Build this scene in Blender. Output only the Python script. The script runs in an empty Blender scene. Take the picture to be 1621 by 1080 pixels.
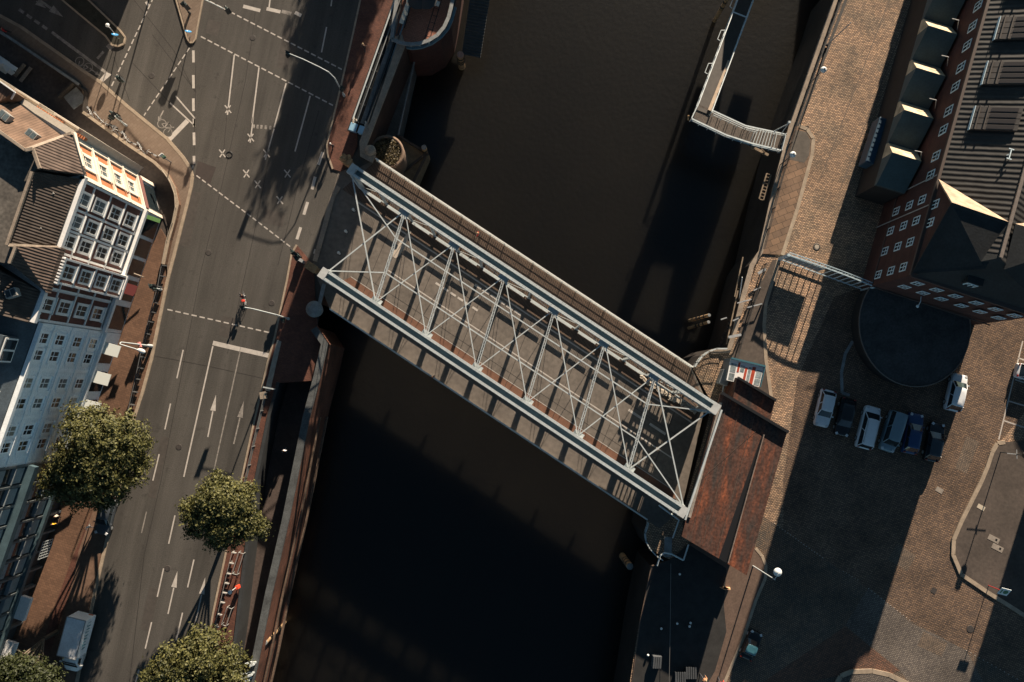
import bpy, bmesh, math, random
from mathutils import Vector, Matrix
random.seed(7)
R = math.radians
FPX = 1261.0
CAMH = 92.0
_zc = Vector((17.5, 76.0, FPX)).normalized()      # world up seen in the camera frame
_xc = (Vector((1, 0, 0)) - _zc * _zc.x).normalized()
_yc = _zc.cross(_xc)
ROT = Matrix((_xc, _yc, _zc))                      # camera -> world
def P(px, py, z=0.0):
    """the point at height z that the photograph shows at pixel px, py"""
    d = ROT @ Vector((px - 810.5, 540.0 - py, -FPX))
    t = (z - CAMH) / d.z
    return Vector((d.x * t, d.y * t, z))

C = bpy.context.scene.collection
DOWN = Vector((-0.335, -0.942, 0)).normalized()      # where shadows fall

# ---------------------------------------------------------------- materials
MATS = {}
def mat(name, col, rough=0.7, metal=0.0, var=0.0, scale=1.0, col2=None, bump=0.0, detail=4.0, spec=0.5, stretch=None, rot=0.0, vscale=None):
    if name in MATS: return MATS[name]
    m = bpy.data.materials.new(name); m.use_nodes = True
    nt = m.node_tree; N = nt.nodes; L = nt.links
    b = N['Principled BSDF']
    b.inputs['Roughness'].default_value = rough; b.inputs['Metallic'].default_value = metal
    b.inputs['Specular IOR Level'].default_value = spec
    b.inputs['Base Color'].default_value = (*col, 1)
    if var or col2:
        tc = N.new('ShaderNodeTexCoord'); mp = N.new('ShaderNodeMapping'); ns = N.new('ShaderNodeTexNoise')
        L.new(tc.outputs['Object'], mp.inputs['Vector']); L.new(mp.outputs['Vector'], ns.inputs['Vector'])
        if stretch: mp.inputs['Scale'].default_value = stretch
        ns.inputs['Scale'].default_value = scale; ns.inputs['Detail'].default_value = detail
        ns.inputs['Roughness'].default_value = 0.65
        rp = N.new('ShaderNodeValToRGB'); L.new(ns.outputs['Fac'], rp.inputs['Fac'])
        c2 = col2 or tuple(min(1, c * (1 + var)) for c in col)
        c1 = col if col2 else tuple(c * (1 - var) for c in col)
        rp.color_ramp.elements[0].position = 0.32; rp.color_ramp.elements[1].position = 0.68
        rp.color_ramp.elements[0].color = (*c1, 1); rp.color_ramp.elements[1].color = (*c2, 1)
        out = rp.outputs['Color']
        n2 = N.new('ShaderNodeTexNoise'); L.new(mp.outputs['Vector'], n2.inputs['Vector'])
        n2.inputs['Scale'].default_value = scale * 9; n2.inputs['Detail'].default_value = 3
        mr = N.new('ShaderNodeMapRange'); L.new(n2.outputs['Fac'], mr.inputs['Value'])
        mr.inputs['From Min'].default_value = 0.3; mr.inputs['From Max'].default_value = 0.7
        mr.inputs['To Min'].default_value = 1 - max(var, .12) * .8; mr.inputs['To Max'].default_value = 1 + max(var, .12) * .8
        mx = N.new('ShaderNodeMix'); mx.data_type = 'RGBA'; mx.blend_type = 'MULTIPLY'; mx.inputs['Factor'].default_value = 1
        L.new(out, mx.inputs['A']); L.new(mr.outputs['Result'], mx.inputs['B'])
        L.new(mx.outputs['Result'], b.inputs['Base Color'])
        if bump:
            bp = N.new('ShaderNodeBump'); bp.inputs['Strength'].default_value = bump; bp.inputs['Distance'].default_value = 0.03
            L.new(n2.outputs['Fac'], bp.inputs['Height']); L.new(bp.outputs['Normal'], b.inputs['Normal'])
    MATS[name] = m
    return m

def brickmat(name, c1, c2, mortar, bw, bh, rot=0.0, msize=0.02, rough=0.8, axis='xy', patch=0.25, patchscale=.12, offset=.5, bump=0.4, tint=None):
    """paving, cobbles or masonry in courses; axis='wall' lays courses along z"""
    if name in MATS: return MATS[name]
    m = bpy.data.materials.new(name); m.use_nodes = True
    nt = m.node_tree; N = nt.nodes; L = nt.links; b = N['Principled BSDF']
    b.inputs['Roughness'].default_value = rough
    b.inputs['Specular IOR Level'].default_value = .3
    tc = N.new('ShaderNodeTexCoord'); mp = N.new('ShaderNodeMapping'); L.new(tc.outputs['Object'], mp.inputs['Vector'])
    if axis == 'wall':
        sp = N.new('ShaderNodeSeparateXYZ'); L.new(tc.outputs['Object'], sp.inputs[0])
        ad = N.new('ShaderNodeMath'); ad.operation = 'SUBTRACT'; L.new(sp.outputs['X'], ad.inputs[0]); L.new(sp.outputs['Y'], ad.inputs[1])
        cb = N.new('ShaderNodeCombineXYZ'); L.new(ad.outputs[0], cb.inputs['X']); L.new(sp.outputs['Z'], cb.inputs['Y'])
        L.new(cb.outputs[0], mp.inputs['Vector'])
    mp.inputs['Rotation'].default_value = (0, 0, rot)
    bt = N.new('ShaderNodeTexBrick'); L.new(mp.outputs['Vector'], bt.inputs['Vector'])
    bt.offset = offset
    bt.inputs['Scale'].default_value = 1; bt.inputs['Brick Width'].default_value = bw; bt.inputs['Row Height'].default_value = bh
    bt.inputs['Mortar Size'].default_value = msize; bt.inputs['Mortar Smooth'].default_value = 0.3
    bt.inputs['Color1'].default_value = (*c1, 1); bt.inputs['Color2'].default_value = (*c2, 1); bt.inputs['Mortar'].default_value = (*mortar, 1)
    ns = N.new('ShaderNodeTexNoise'); L.new(tc.outputs['Object'], ns.inputs['Vector']); ns.inputs['Scale'].default_value = patchscale; ns.inputs['Detail'].default_value = 6
    ns.inputs['Roughness'].default_value = .7
    mr = N.new('ShaderNodeMapRange'); L.new(ns.outputs['Fac'], mr.inputs['Value'])
    mr.inputs['From Min'].default_value = .3; mr.inputs['From Max'].default_value = .7
    mr.inputs['To Min'].default_value = 1 - patch; mr.inputs['To Max'].default_value = 1 + patch
    mx = N.new('ShaderNodeMix'); mx.data_type = 'RGBA'; mx.blend_type = 'MULTIPLY'; mx.inputs['Factor'].default_value = 1
    L.new(bt.outputs['Color'], mx.inputs['A']); L.new(mr.outputs['Result'], mx.inputs['B'])
    res = mx.outputs['Result']
    if tint:
        n3 = N.new('ShaderNodeTexNoise'); L.new(tc.outputs['Object'], n3.inputs['Vector']); n3.inputs['Scale'].default_value = .35; n3.inputs['Detail'].default_value = 5
        r3 = N.new('ShaderNodeValToRGB'); L.new(n3.outputs['Fac'], r3.inputs['Fac'])
        r3.color_ramp.elements[0].position = .42; r3.color_ramp.elements[1].position = .62
        r3.color_ramp.elements[0].color = (1, 1, 1, 1); r3.color_ramp.elements[1].color = (*tint, 1)
        m3 = N.new('ShaderNodeMix'); m3.data_type = 'RGBA'; m3.blend_type = 'MULTIPLY'; m3.inputs['Factor'].default_value = 1
        L.new(res, m3.inputs['A']); L.new(r3.outputs['Color'], m3.inputs['B']); res = m3.outputs['Result']
    L.new(res, b.inputs['Base Color'])
    bp = N.new('ShaderNodeBump'); bp.inputs['Strength'].default_value = bump; bp.inputs['Distance'].default_value = 0.015
    iv = N.new('ShaderNodeMath'); iv.operation = 'SUBTRACT'; iv.inputs[0].default_value = 1; L.new(bt.outputs['Fac'], iv.inputs[1])
    L.new(iv.outputs[0], bp.inputs['Height']); L.new(bp.outputs['Normal'], b.inputs['Normal'])
    MATS[name] = m
    return m

# ---------------------------------------------------------------- mesh builder
class MB:
    def __init__(s): s.v = []; s.f = []; s.sm = []
    def add(s, vs, fs, smooth=False):
        o = len(s.v); s.v += [tuple(x) for x in vs]; s.f += [tuple(i + o for i in f) for f in fs]; s.sm += [smooth] * len(fs); return s
    def quad(s, *p): return s.add(p, [tuple(range(len(p)))])
    def prism(s, pts, z0, z1, cap=True):
        n = len(pts)
        ar = sum(pts[i][0] * pts[(i + 1) % n][1] - pts[(i + 1) % n][0] * pts[i][1] for i in range(n))
        if ar < 0: pts = list(reversed(pts))
        zz0 = z0 if isinstance(z0, (list, tuple)) else [z0] * n
        zz1 = z1 if isinstance(z1, (list, tuple)) else [z1] * n
        if ar < 0: zz0 = list(reversed(zz0)); zz1 = list(reversed(zz1))
        vs = [(p[0], p[1], z) for p, z in zip(pts, zz0)] + [(p[0], p[1], z) for p, z in zip(pts, zz1)]
        fs = [(i, (i + 1) % n, n + (i + 1) % n, n + i) for i in range(n)]
        if cap: fs += [tuple(range(n, 2 * n)), tuple(reversed(range(n)))]
        return s.add(vs, fs)
    def sheet(s, pts, z):
        n = len(pts)
        ar = sum(pts[i][0] * pts[(i + 1) % n][1] - pts[(i + 1) % n][0] * pts[i][1] for i in range(n))
        if ar < 0: pts = list(reversed(pts))
        return s.add([(p[0], p[1], z) for p in pts], [tuple(range(n))])
    def box(s, c, sx, sy, sz, rz=0.0):
        """box standing on c (base centre)"""
        ca, sa = math.cos(rz), math.sin(rz)
        q = [(x * sx / 2, y * sy / 2) for x, y in ((-1, -1), (1, -1), (1, 1), (-1, 1))]
        return s.prism([(c[0] + x * ca - y * sa, c[1] + x * sa + y * ca) for x, y in q], c[2], c[2] + sz)
    def bar(s, p, q, w, h, up=Vector((0, 0, 1))):
        p, q = Vector(p), Vector(q); d = (q - p)
        if d.length < 1e-6: return s
        d = d.normalized()
        if abs(d.dot(up)) > .98: up = Vector((1, 0, 0))
        a = d.cross(up).normalized() * (w / 2); u = a.cross(d).normalized() * (h / 2)
        vs = [p - a - u, p + a - u, p + a + u, p - a + u, q - a - u, q + a - u, q + a + u, q - a + u]
        return s.add(vs, [(0, 1, 2, 3), (7, 6, 5, 4), (0, 4, 5, 1), (1, 5, 6, 2), (2, 6, 7, 3), (3, 7, 4, 0)])
    def tube(s, p, q, r, n=8, r2=None, caps=True):
        p, q = Vector(p), Vector(q); d = (q - p).normalized(); r2 = r if r2 is None else r2
        a = d.orthogonal().normalized(); b = d.cross(a)
        vs = []
        for c, rr in ((p, r), (q, r2)):
            vs += [c + (a * math.cos(2 * math.pi * i / n) + b * math.sin(2 * math.pi * i / n)) * rr for i in range(n)]
        s.add(vs, [(i, (i + 1) % n, n + (i + 1) % n, n + i) for i in range(n)], True)
        if caps: s.add(vs, [tuple(range(n, 2 * n)), tuple(reversed(range(n)))])
        return s
    def path(s, pts, r, n=6):
        for a, b in zip(pts, pts[1:]): s.tube(a, b, r, n)
        return s
    def lathe(s, c, prof, n=16, cap=True):
        """prof: list of (r, z) from bottom to top"""
        vs = []
        for r, z in prof: vs += [(c[0] + r * math.cos(2 * math.pi * i / n), c[1] + r * math.sin(2 * math.pi * i / n), c[2] + z) for i in range(n)]
        fs = []
        for k in range(len(prof) - 1):
            fs += [(k * n + i, k * n + (i + 1) % n, (k + 1) * n + (i + 1) % n, (k + 1) * n + i) for i in range(n)]
        s.add(vs, fs, True)
        if cap: s.add(vs[-n:], [tuple(range(n))]); s.add(vs[:n], [tuple(reversed(range(n)))])
        return s
    def ball(s, c, r, n=14, k=8, sq=1.0):
        return s.lathe(c, [(max(.001, r * math.sin(math.pi * i / k)), -r * sq * math.cos(math.pi * i / k)) for i in range(k + 1)], n)
    def torus(s, c, R_, r, u, w, n=18, m=6):
        u = Vector(u).normalized(); w = Vector(w).normalized(); nn = u.cross(w)
        vs = []
        for i in range(n):
            a = 2 * math.pi * i / n; e = u * math.cos(a) + w * math.sin(a)
            for j in range(m):
                b = 2 * math.pi * j / m
                vs.append(Vector(c) + e * (R_ + r * math.cos(b)) + nn * r * math.sin(b))
        fs = [(i * m + j, ((i + 1) % n) * m + j, ((i + 1) % n) * m + (j + 1) % m, i * m + (j + 1) % m) for i in range(n) for j in range(m)]
        return s.add(vs, fs, True)
    def ribbon(s, pts, w, z):
        """flat painted line of width w along pts"""
        for a, b in zip(pts, pts[1:]):
            a, b = Vector((a[0], a[1], 0)), Vector((b[0], b[1], 0)); d = b - a
            if d.length < 1e-4: continue
            n = Vector((-d.y, d.x, 0)).normalized() * w / 2
            s.sheet([a + n, a - n, b - n, b + n], z)
        return s
    def build(s, name, m, parent=None, bevel=0.0, seg=1):
        off = Vector((0, 0, 0))
        if parent is not None:
            q = parent
            while q is not None: off += q.location; q = q.parent
        me = bpy.data.meshes.new(name)
        me.from_pydata([tuple(Vector(v) - off) for v in s.v], [], s.f)
        me.polygons.foreach_set('use_smooth', s.sm)
        me.update()
        if m: me.materials.append(m)
        o = bpy.data.objects.new(name, me); C.objects.link(o)
        if parent is not None: o.parent = parent
        if bevel:
            md = o.modifiers.new('edge', 'BEVEL'); md.width = bevel; md.segments = seg; md.limit_method = 'ANGLE'; md.angle_limit = R(40)
        return o

def tag(o, label=None, cat=None, group=None, kind=None):
    if label: o['label'] = label
    if cat: o['category'] = cat
    if group: o['group'] = group
    if kind: o['kind'] = kind
    return o
def thing(name, label, cat, loc=(0, 0, 0), group=None):
    o = bpy.data.objects.new(name, None); C.objects.link(o); o.location = Vector(loc); o.empty_display_size = .3
    return tag(o, label, cat, group)
def struct(name, mb, m): return tag(mb.build(name, m), kind='structure')
KIDS = {}
def dup(root, loc, rz=0.0, label=None, group=None):
    """a copy of a thing with copies of its parts and sub-parts"""
    r = root.copy(); C.objects.link(r); r.location = Vector(loc); r.rotation_euler = (0, 0, rz)
    if label: r['label'] = label
    if group: r['group'] = group
    for ch in list(root.children):
        c = ch.copy(); C.objects.link(c); c.parent = r
        for g in list(ch.children):
            d = g.copy(); C.objects.link(d); d.parent = c
    return r
def px(pts, z=0.0): return [P(a, b, z) for a, b in pts]
def lerp(a, b, t): return a + (b - a) * t
def heading(p, q): d = Vector(q) - Vector(p); return math.atan2(d.y, d.x)
def arc(c, r, a0, a1, n): return [(c[0] + r * math.cos(R(a0 + (a1 - a0) * i / n)), c[1] + r * math.sin(R(a0 + (a1 - a0) * i / n))) for i in range(n + 1)]
# ================================================================ palette
def asphalt_mat():
    m = bpy.data.materials.new('asphalt'); m.use_nodes = True; N = m.node_tree.nodes; L = m.node_tree.links; b = N['Principled BSDF']; b.inputs['Roughness'].default_value = .85; b.inputs['Specular IOR Level'].default_value = .3
    tc = N.new('ShaderNodeTexCoord')
    def layer(scale, detail, lo, hi, a, c, stretch=None, rot=0):
        mr_ = N.new('ShaderNodeMapping'); L.new(tc.outputs['Object'], mr_.inputs['Vector']); mr_.inputs['Rotation'].default_value = (0, 0, rot)
        mp = N.new('ShaderNodeMapping'); L.new(mr_.outputs[0], mp.inputs['Vector'])
        if stretch: mp.inputs['Scale'].default_value = stretch
        ns = N.new('ShaderNodeTexNoise'); L.new(mp.outputs[0], ns.inputs['Vector']); ns.inputs['Scale'].default_value = scale; ns.inputs['Detail'].default_value = detail; ns.inputs['Roughness'].default_value = .65
        mr = N.new('ShaderNodeMapRange'); L.new(ns.outputs['Fac'], mr.inputs['Value']); mr.inputs['From Min'].default_value = lo; mr.inputs['From Max'].default_value = hi; mr.inputs['To Min'].default_value = a; mr.inputs['To Max'].default_value = c
        return mr.outputs['Result'], ns
    l1, _ = layer(.10, 8, .3, .7, .80, 1.18)
    l2, _ = layer(.55, 5, .3, .7, .68, 1.22, (1, .05, 1), R(12))
    l3, n3 = layer(9, 4, .3, .7, .74, 1.26)
    l4, _ = layer(.8, 8, .58, .72, 1, .62)
    prev = None
    col = N.new('ShaderNodeRGB'); col.outputs[0].default_value = (.0770, .0705, .0625, 1); out = col.outputs[0]
    for l in (l1, l2, l3, l4):
        mx = N.new('ShaderNodeMix'); mx.data_type = 'RGBA'; mx.blend_type = 'MULTIPLY'; mx.inputs['Factor'].default_value = 1; L.new(out, mx.inputs['A']); L.new(l, mx.inputs['B']); out = mx.outputs['Result']
    L.new(out, b.inputs['Base Color'])
    bp = N.new('ShaderNodeBump'); bp.inputs['Strength'].default_value = .25; bp.inputs['Distance'].default_value = .03; L.new(n3.outputs['Fac'], bp.inputs['Height']); L.new(bp.outputs['Normal'], b.inputs['Normal'])
    return m
ASPH = asphalt_mat()
ASPH_E = mat('old_asphalt', (.075, .058, .047), .9, var=.22, scale=.35, bump=.3)
PATCH = mat('asphalt_patch', (.045, .034, .03), .85, var=.15, scale=1.5)
SLABS = brickmat('pavement_slabs', (.21, .155, .115), (.18, .13, .095), (.13, .095, .07), .5, .33, R(-40), .012, patch=.18)
SLAB_E = brickmat('large_stone_slabs', (.24, .15, .095), (.15, .10, .07), (.07, .05, .035), 1.05, .72, R(-22), .03, patch=.3, patchscale=.5)
COBBLE = brickmat('cobbles', (.60, .385, .24), (.27, .185, .13), (.085, .06, .045), .30, .19, R(-8), .035, patch=.32, patchscale=.10, bump=.8, tint=(.72, .78, .82))
COBBLE2 = brickmat('dark_setts', (.22, .11, .07), (.12, .07, .05), (.04, .03, .025), .34, .17, R(-24), .03, patch=.25, bump=.8)
COBBLE3 = brickmat('grey_setts', (.2, .17, .14), (.11, .095, .085), (.05, .04, .035), .2, .2, R(12), .03, patch=.4, bump=.8)
REDBRICK = brickmat('red_paving', (.145, .06, .04), (.095, .042, .03), (.07, .035, .028), .24, .12, R(20), .012, patch=.3, patchscale=.5)
COURT = mat('courtyard_asphalt', (.06, .047, .04), .9, var=.3, scale=.3, bump=.3)
BROWNPAVE = brickmat('brown_paving', (.17, .095, .06), (.125, .07, .045), (.07, .045, .03), .4, .25, R(18), .012, patch=.25)
KERB = mat('kerb_stone', (.33, .26, .19), .8, var=.2, scale=1.4)
STONE = mat('coping_stone', (.27, .215, .165), .8, var=.22, scale=.9, bump=.2)
GRANITE = mat('grey_granite', (.20, .21, .21), .75, var=.25, scale=1.2, bump=.2)
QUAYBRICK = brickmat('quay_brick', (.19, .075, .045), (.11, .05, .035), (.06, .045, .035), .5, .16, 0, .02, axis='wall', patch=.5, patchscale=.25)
TIMBER = mat('weathered_timber', (.23, .17, .115), .85, var=.35, scale=.8, stretch=(1, 1, 6))
DARKTIMBER = mat('dark_timber', (.05, .04, .032), .85, var=.35, scale=1.2)
WATER = None
PAINT = mat('road_paint', (.47, .425, .38), .7, var=.14, scale=2.2)
PAINT_OLD = mat('worn_road_paint', (.24, .215, .19), .8, var=.45, scale=2.0)
STEEL = mat('pale_steel_paint', (.44, .475, .475), .5, var=.10, scale=1.2, spec=.4)
STEELB = mat('blue_grey_steel', (.12, .20, .235), .5, var=.14, scale=1.0)
STEELD = mat('dark_steel', (.035, .038, .04), .5, var=.2, scale=2)
GALV = mat('galvanised_steel', (.42, .43, .43), .45, metal=.35, var=.12, scale=3)
PALEB = mat('shade_tint_stucco', (.84, .88, .885), .75, var=.06, scale=.7)  # bluish cast of shaded white stucco put into the colour
WHITE = mat('white_stucco', (.78, .77, .75), .75, var=.07, scale=.7)
CREAM = mat('cream_stucco', (.74, .66, .55), .75, var=.06, scale=.6)
TERRA = mat('terracotta_render', (.46, .17, .075), .8, var=.12, scale=.8)
MAROON = mat('maroon_brick', (.105, .040, .030), .85, var=.25, scale=1.2)
GLASS = mat('window_glass', (.018, .026, .03), .08, spec=.7)
GLASSB = mat('curtained_glass', (.10, .13, .14), .2, var=.3, scale=1.0, spec=.6)
WFRAME = mat('white_frame', (.72, .72, .70), .6)
BLACK = mat('black_plastic', (.012, .012, .013), .45)
RUBBER = mat('tyre_rubber', (.015, .015, .015), .8)
CHROME = mat('chrome', (.6, .6, .6), .15, metal=1)

def water_mat():
    m = bpy.data.materials.new('canal_water'); m.use_nodes = True
    nt = m.node_tree; N = nt.nodes; L = nt.links; b = N['Principled BSDF']
    b.inputs['Roughness'].default_value = .30; b.inputs['IOR'].default_value = 1.33
    b.inputs['Specular IOR Level'].default_value = .8
    b.subsurface_method = 'BURLEY'; b.inputs['Subsurface Weight'].default_value = 1; b.inputs['Subsurface Radius'].default_value = (1, .9, .8); b.inputs['Subsurface Scale'].default_value = 6.0
    tc = N.new('ShaderNodeTexCoord'); ns = N.new('ShaderNodeTexNoise'); L.new(tc.outputs['Object'], ns.inputs['Vector'])
    ns.inputs['Scale'].default_value = .09; ns.inputs['Detail'].default_value = 8; ns.inputs['Roughness'].default_value = .7
    rp = N.new('ShaderNodeValToRGB'); L.new(ns.outputs['Fac'], rp.inputs['Fac'])
    rp.color_ramp.elements[0].position = .3; rp.color_ramp.elements[1].position = .7
    rp.color_ramp.elements[0].color = (.0054, .0046, .0034, 1); rp.color_ramp.elements[1].color = (.0080, .0068, .0048, 1)
    L.new(rp.outputs['Color'], b.inputs['Base Color'])
    n2 = N.new('ShaderNodeTexNoise'); L.new(tc.outputs['Object'], n2.inputs['Vector']); n2.inputs['Scale'].default_value = 1.6; n2.inputs['Detail'].default_value = 5
    bp = N.new('ShaderNodeBump'); bp.inputs['Strength'].default_value = .16; bp.inputs['Distance'].default_value = .15
    L.new(n2.outputs['Fac'], bp.inputs['Height']); L.new(bp.outputs['Normal'], b.inputs['Normal'])
    return m
WATER = water_mat()

# ================================================================ camera and light
cam = bpy.data.cameras.new('camera'); co = bpy.data.objects.new('camera', cam); C.objects.link(co)
cam.sensor_width = 36; cam.lens = 36 * FPX / 1621; cam.clip_end = 3000; cam.clip_start = 1
co.location = (0, 0, CAMH); co.rotation_euler = ROT.to_euler()
bpy.context.scene.camera = co
SUN_EL, SUN_AZ = 17.0, math.degrees(math.atan2(-DOWN.x, -DOWN.y))
sl = bpy.data.lights.new('sun', 'SUN'); so = bpy.data.objects.new('sun', sl); C.objects.link(so)
sl.energy = 5.0; sl.angle = R(.5); sl.color = (1, .84, .66)
ldir = Vector((DOWN.x * math.cos(R(SUN_EL)), DOWN.y * math.cos(R(SUN_EL)), -math.sin(R(SUN_EL))))
so.rotation_euler = ldir.to_track_quat('-Z', 'Y').to_euler(); so.location = (60, 160, 80)
w = bpy.data.worlds.new('World'); bpy.context.scene.world = w; w.use_nodes = True
sk = w.node_tree.nodes.new('ShaderNodeTexSky'); sk.sky_type = 'NISHITA'; sk.sun_disc = False
sk.sun_elevation = R(SUN_EL); sk.sun_rotation = R(SUN_AZ); sk.air_density = .40; sk.dust_density = .1; sk.ozone_density = .3
bg = w.node_tree.nodes['Background']; tn = w.node_tree.nodes.new('ShaderNodeMix'); tn.data_type = 'RGBA'; tn.blend_type = 'MULTIPLY'; tn.inputs['Factor'].default_value = 1; tn.inputs['B'].default_value = (.78, .95, .82, 1)
w.node_tree.links.new(sk.outputs[0], tn.inputs['A']); w.node_tree.links.new(tn.outputs['Result'], bg.inputs[0]); bg.inputs['Strength'].default_value = .055
vs = bpy.context.scene.view_settings
vs.view_transform = 'Standard'; vs.look = 'None'; vs.exposure = 1.24; vs.gamma = 1; vs.use_curve_mapping = False
bpy.context.scene.cycles.max_bounces = 5; bpy.context.scene.cycles.diffuse_bounces = 2

# ================================================================ land and water
WZ = -9.2
Q_S = [(508, 480), (503, 518), (521, 545), (508, 602), (492, 662), (460, 822), (433, 940), (410, 1054), (404, 1080), (340, 1360)]   # west quay edge south of the bridge
RETAIN = [(443, 606), (428, 660), (408, 760), (394, 860), (385, 930), (377, 1000), (365, 1080), (330, 1300)]                        # wall between street and sunken promenade
BASTION = [(742, -140), (738, -60), (722, 0), (716, 30), (701, 58), (674, 74), (648, 74), (627, 64)]
NQ = BASTION + [(632, 80), (609, 140), (572, 236), (583, 244), (597, 250)]
ABUT_W = [(597, 250), (552, 375), (508, 480)]
road = MB()
gpts = px([(742, -140)]) ; far = [(-420, 420), (-420, -420)]
g_w = [(p.x, p.y) for p in px(NQ + ABUT_W[1:-1] + Q_S[:4] + RETAIN)]
g_w = [(40, 430)] + g_w + [(-60, -430), (-900, -430), (-900, 430)]
# the strip between Q_S[3] and the promenade mouth stays at street level
road.sheet(g_w, 0)
struct('road', road, ASPH)
prom_pts = [(p.x, p.y) for p in px(RETAIN)] + [(p.x, p.y) for p in reversed(px(Q_S[3:]))]
struct('promenade', MB().sheet(prom_pts, -3.5), mat('promenade_paving', (.075, .055, .047), .85, var=.25, scale=.5, bump=.2))
struct('water', MB().sheet([(-420, -420), (420, -420), (420, 420), (-420, 420)], WZ), WATER)

# east bank
EQ = [(1420, -300), (1331, -40), (1318, 0), (1283, 100), (1248, 200), (1222, 300), (1200, 398), (1186, 420), (1172, 470), (1160, 520), (1150, 553),
      (1125, 553), (1108, 563), (1096, 582), (1128, 640), (1082, 808), (1024, 824), (1020, 845), (1032, 872), (1060, 886), (1030, 897), (1012, 985), (997, 1080), (960, 1300)]
g_e = [(p.x, p.y) for p in px(EQ)]
g_e = [(95, 430)] + g_e + [(20, -430), (900, -430), (900, 430)]
struct('ground', MB().sheet(g_e, 0), COBBLE)

def wall_strip(pts, z0, z1, thick, inward):
    """wall along a line, thickness laid on the land side"""
    n = len(pts); m = MB(); out = []
    for i, p in enumerate(pts):
        a = Vector(pts[max(0, i - 1)]); b = Vector(pts[min(n - 1, i + 1)]); d = (b - a)
        nn = Vector((-d.y, d.x, 0)); nn.z = 0; nn.normalize(); out.append(Vector(p) + nn * thick * inward)
    for i in range(n - 1):
        a, b, c, d = pts[i], pts[i + 1], out[i + 1], out[i]
        vs = [(q[0], q[1], z) for z in (z0, z1) for q in (a, b, c, d)]
        fs = [(4, 5, 6, 7), (3, 2, 1, 0), (0, 1, 5, 4), (2, 3, 7, 6)]
        if i == 0: fs.append((3, 0, 4, 7))
        if i == n - 2: fs.append((1, 2, 6, 5))
        m.add(vs, fs)
    return m
# west quay wall, south part, with granite coping
qs = px(Q_S[1:])
qw = thing('quay_wall', 'red brick quay wall with blue-grey coping along the promenade south of the bridge', 'wall', qs[0])
wall_strip(qs, WZ - 2, .55, .85, -1).build('masonry', QUAYBRICK, qw)
wall_strip([q + Vector((.05, .02, 0)) for q in qs], .552, .85, .8, -1).build('coping', mat('shade_dark_coping', (.075, .08, .08), .8, var=.35, scale=.8), qw)  # tree shade put into the coping colour
fd = MB()
for a, b in zip(qs[3:], qs[4:]):
    fd.bar(Vector((a.x + .5, a.y, -2.6)), Vector((b.x + .5, b.y, -2.6)), .16, .4)
    fd.bar(Vector((a.x + .75, a.y, -5.2)), Vector((b.x + .75, b.y, -5.2)), .22, .4)
fd.build('fender_beam', mat('fender_timber', (.12, .08, .055), .85, var=.4, scale=.6), qw)
MB().lathe((*P(501, 491)[:2], 0), [(.8, 0), (.8, .95), (.95, .97), (.95, 1.2), (.55, 1.35), (.02, 1.4)], 20).build('end_pillar', GRANITE, qw)
# north quay wall with light coping
qn = [q + Vector((.85, .25, 0)) for q in px(NQ[7:11])] + px(NQ[11:])
nw = thing('quay_wall', 'brick quay wall with pale stone coping beside the escalator pit', 'wall', qn[0])
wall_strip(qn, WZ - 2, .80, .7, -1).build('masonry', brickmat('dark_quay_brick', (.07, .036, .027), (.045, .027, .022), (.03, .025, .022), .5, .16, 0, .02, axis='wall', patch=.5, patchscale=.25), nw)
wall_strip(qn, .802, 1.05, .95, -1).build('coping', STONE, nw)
MB().lathe((*P(589, 243)[:2], 0), [(.5, 0), (.5, 1.0), (.62, 1.02), (.62, 1.3), (.3, 1.42), (.02, 1.45)], 18).build('end_pillar', STONE, nw)
# abutments
for pts, nm in ((ABUT_W, 'stone abutment under the west end of the truss bridge'),):
    a = thing('abutment', nm, 'abutment', P(*pts[0]))
    wall_strip(px(pts), WZ - 2, -.05, 2.0, -1).build('masonry', QUAYBRICK, a)
    q = px([(597, 250), (508, 480)])
    MB().box((q[0].x * .5 + q[1].x * .5 + .6, q[0].y * .5 + q[1].y * .5, WZ - 1), 1.2, 12, 6.6, R(21)).build('bearing_shelf', GRANITE, a)
ew = thing('quay_wall', 'dark brick quay wall of the east bank with stone coping', 'wall', P(*EQ[2]))
wall_strip(px(EQ[1:]), WZ - 2, -.02, .6, 1).build('masonry', brickmat('shade_quay_brick', (.035, .027, .022), (.024, .02, .018), (.02, .018, .016), .5, .16, 0, .02, axis='wall', patch=.5, patchscale=.25), ew)  # shade of the west-facing wall put into this darker brick colour
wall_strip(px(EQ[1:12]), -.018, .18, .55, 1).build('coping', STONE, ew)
rw = thing('retaining_wall', 'retaining wall between the street and the sunken promenade', 'wall', P(*RETAIN[0]))
wall_strip([q + Vector((.02, 0, 0)) for q in px(RETAIN)], -3.6, .25, .35, -1).build('masonry', mat('blue_grey_render', (.028, .031, .033), .8, var=.2, scale=.6), rw)
mouth = px([(443, 606), (508, 602)])
wall_strip(mouth, -3.6, -.02, .4, 1).build('portal_wall', QUAYBRICK, rw)

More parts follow.
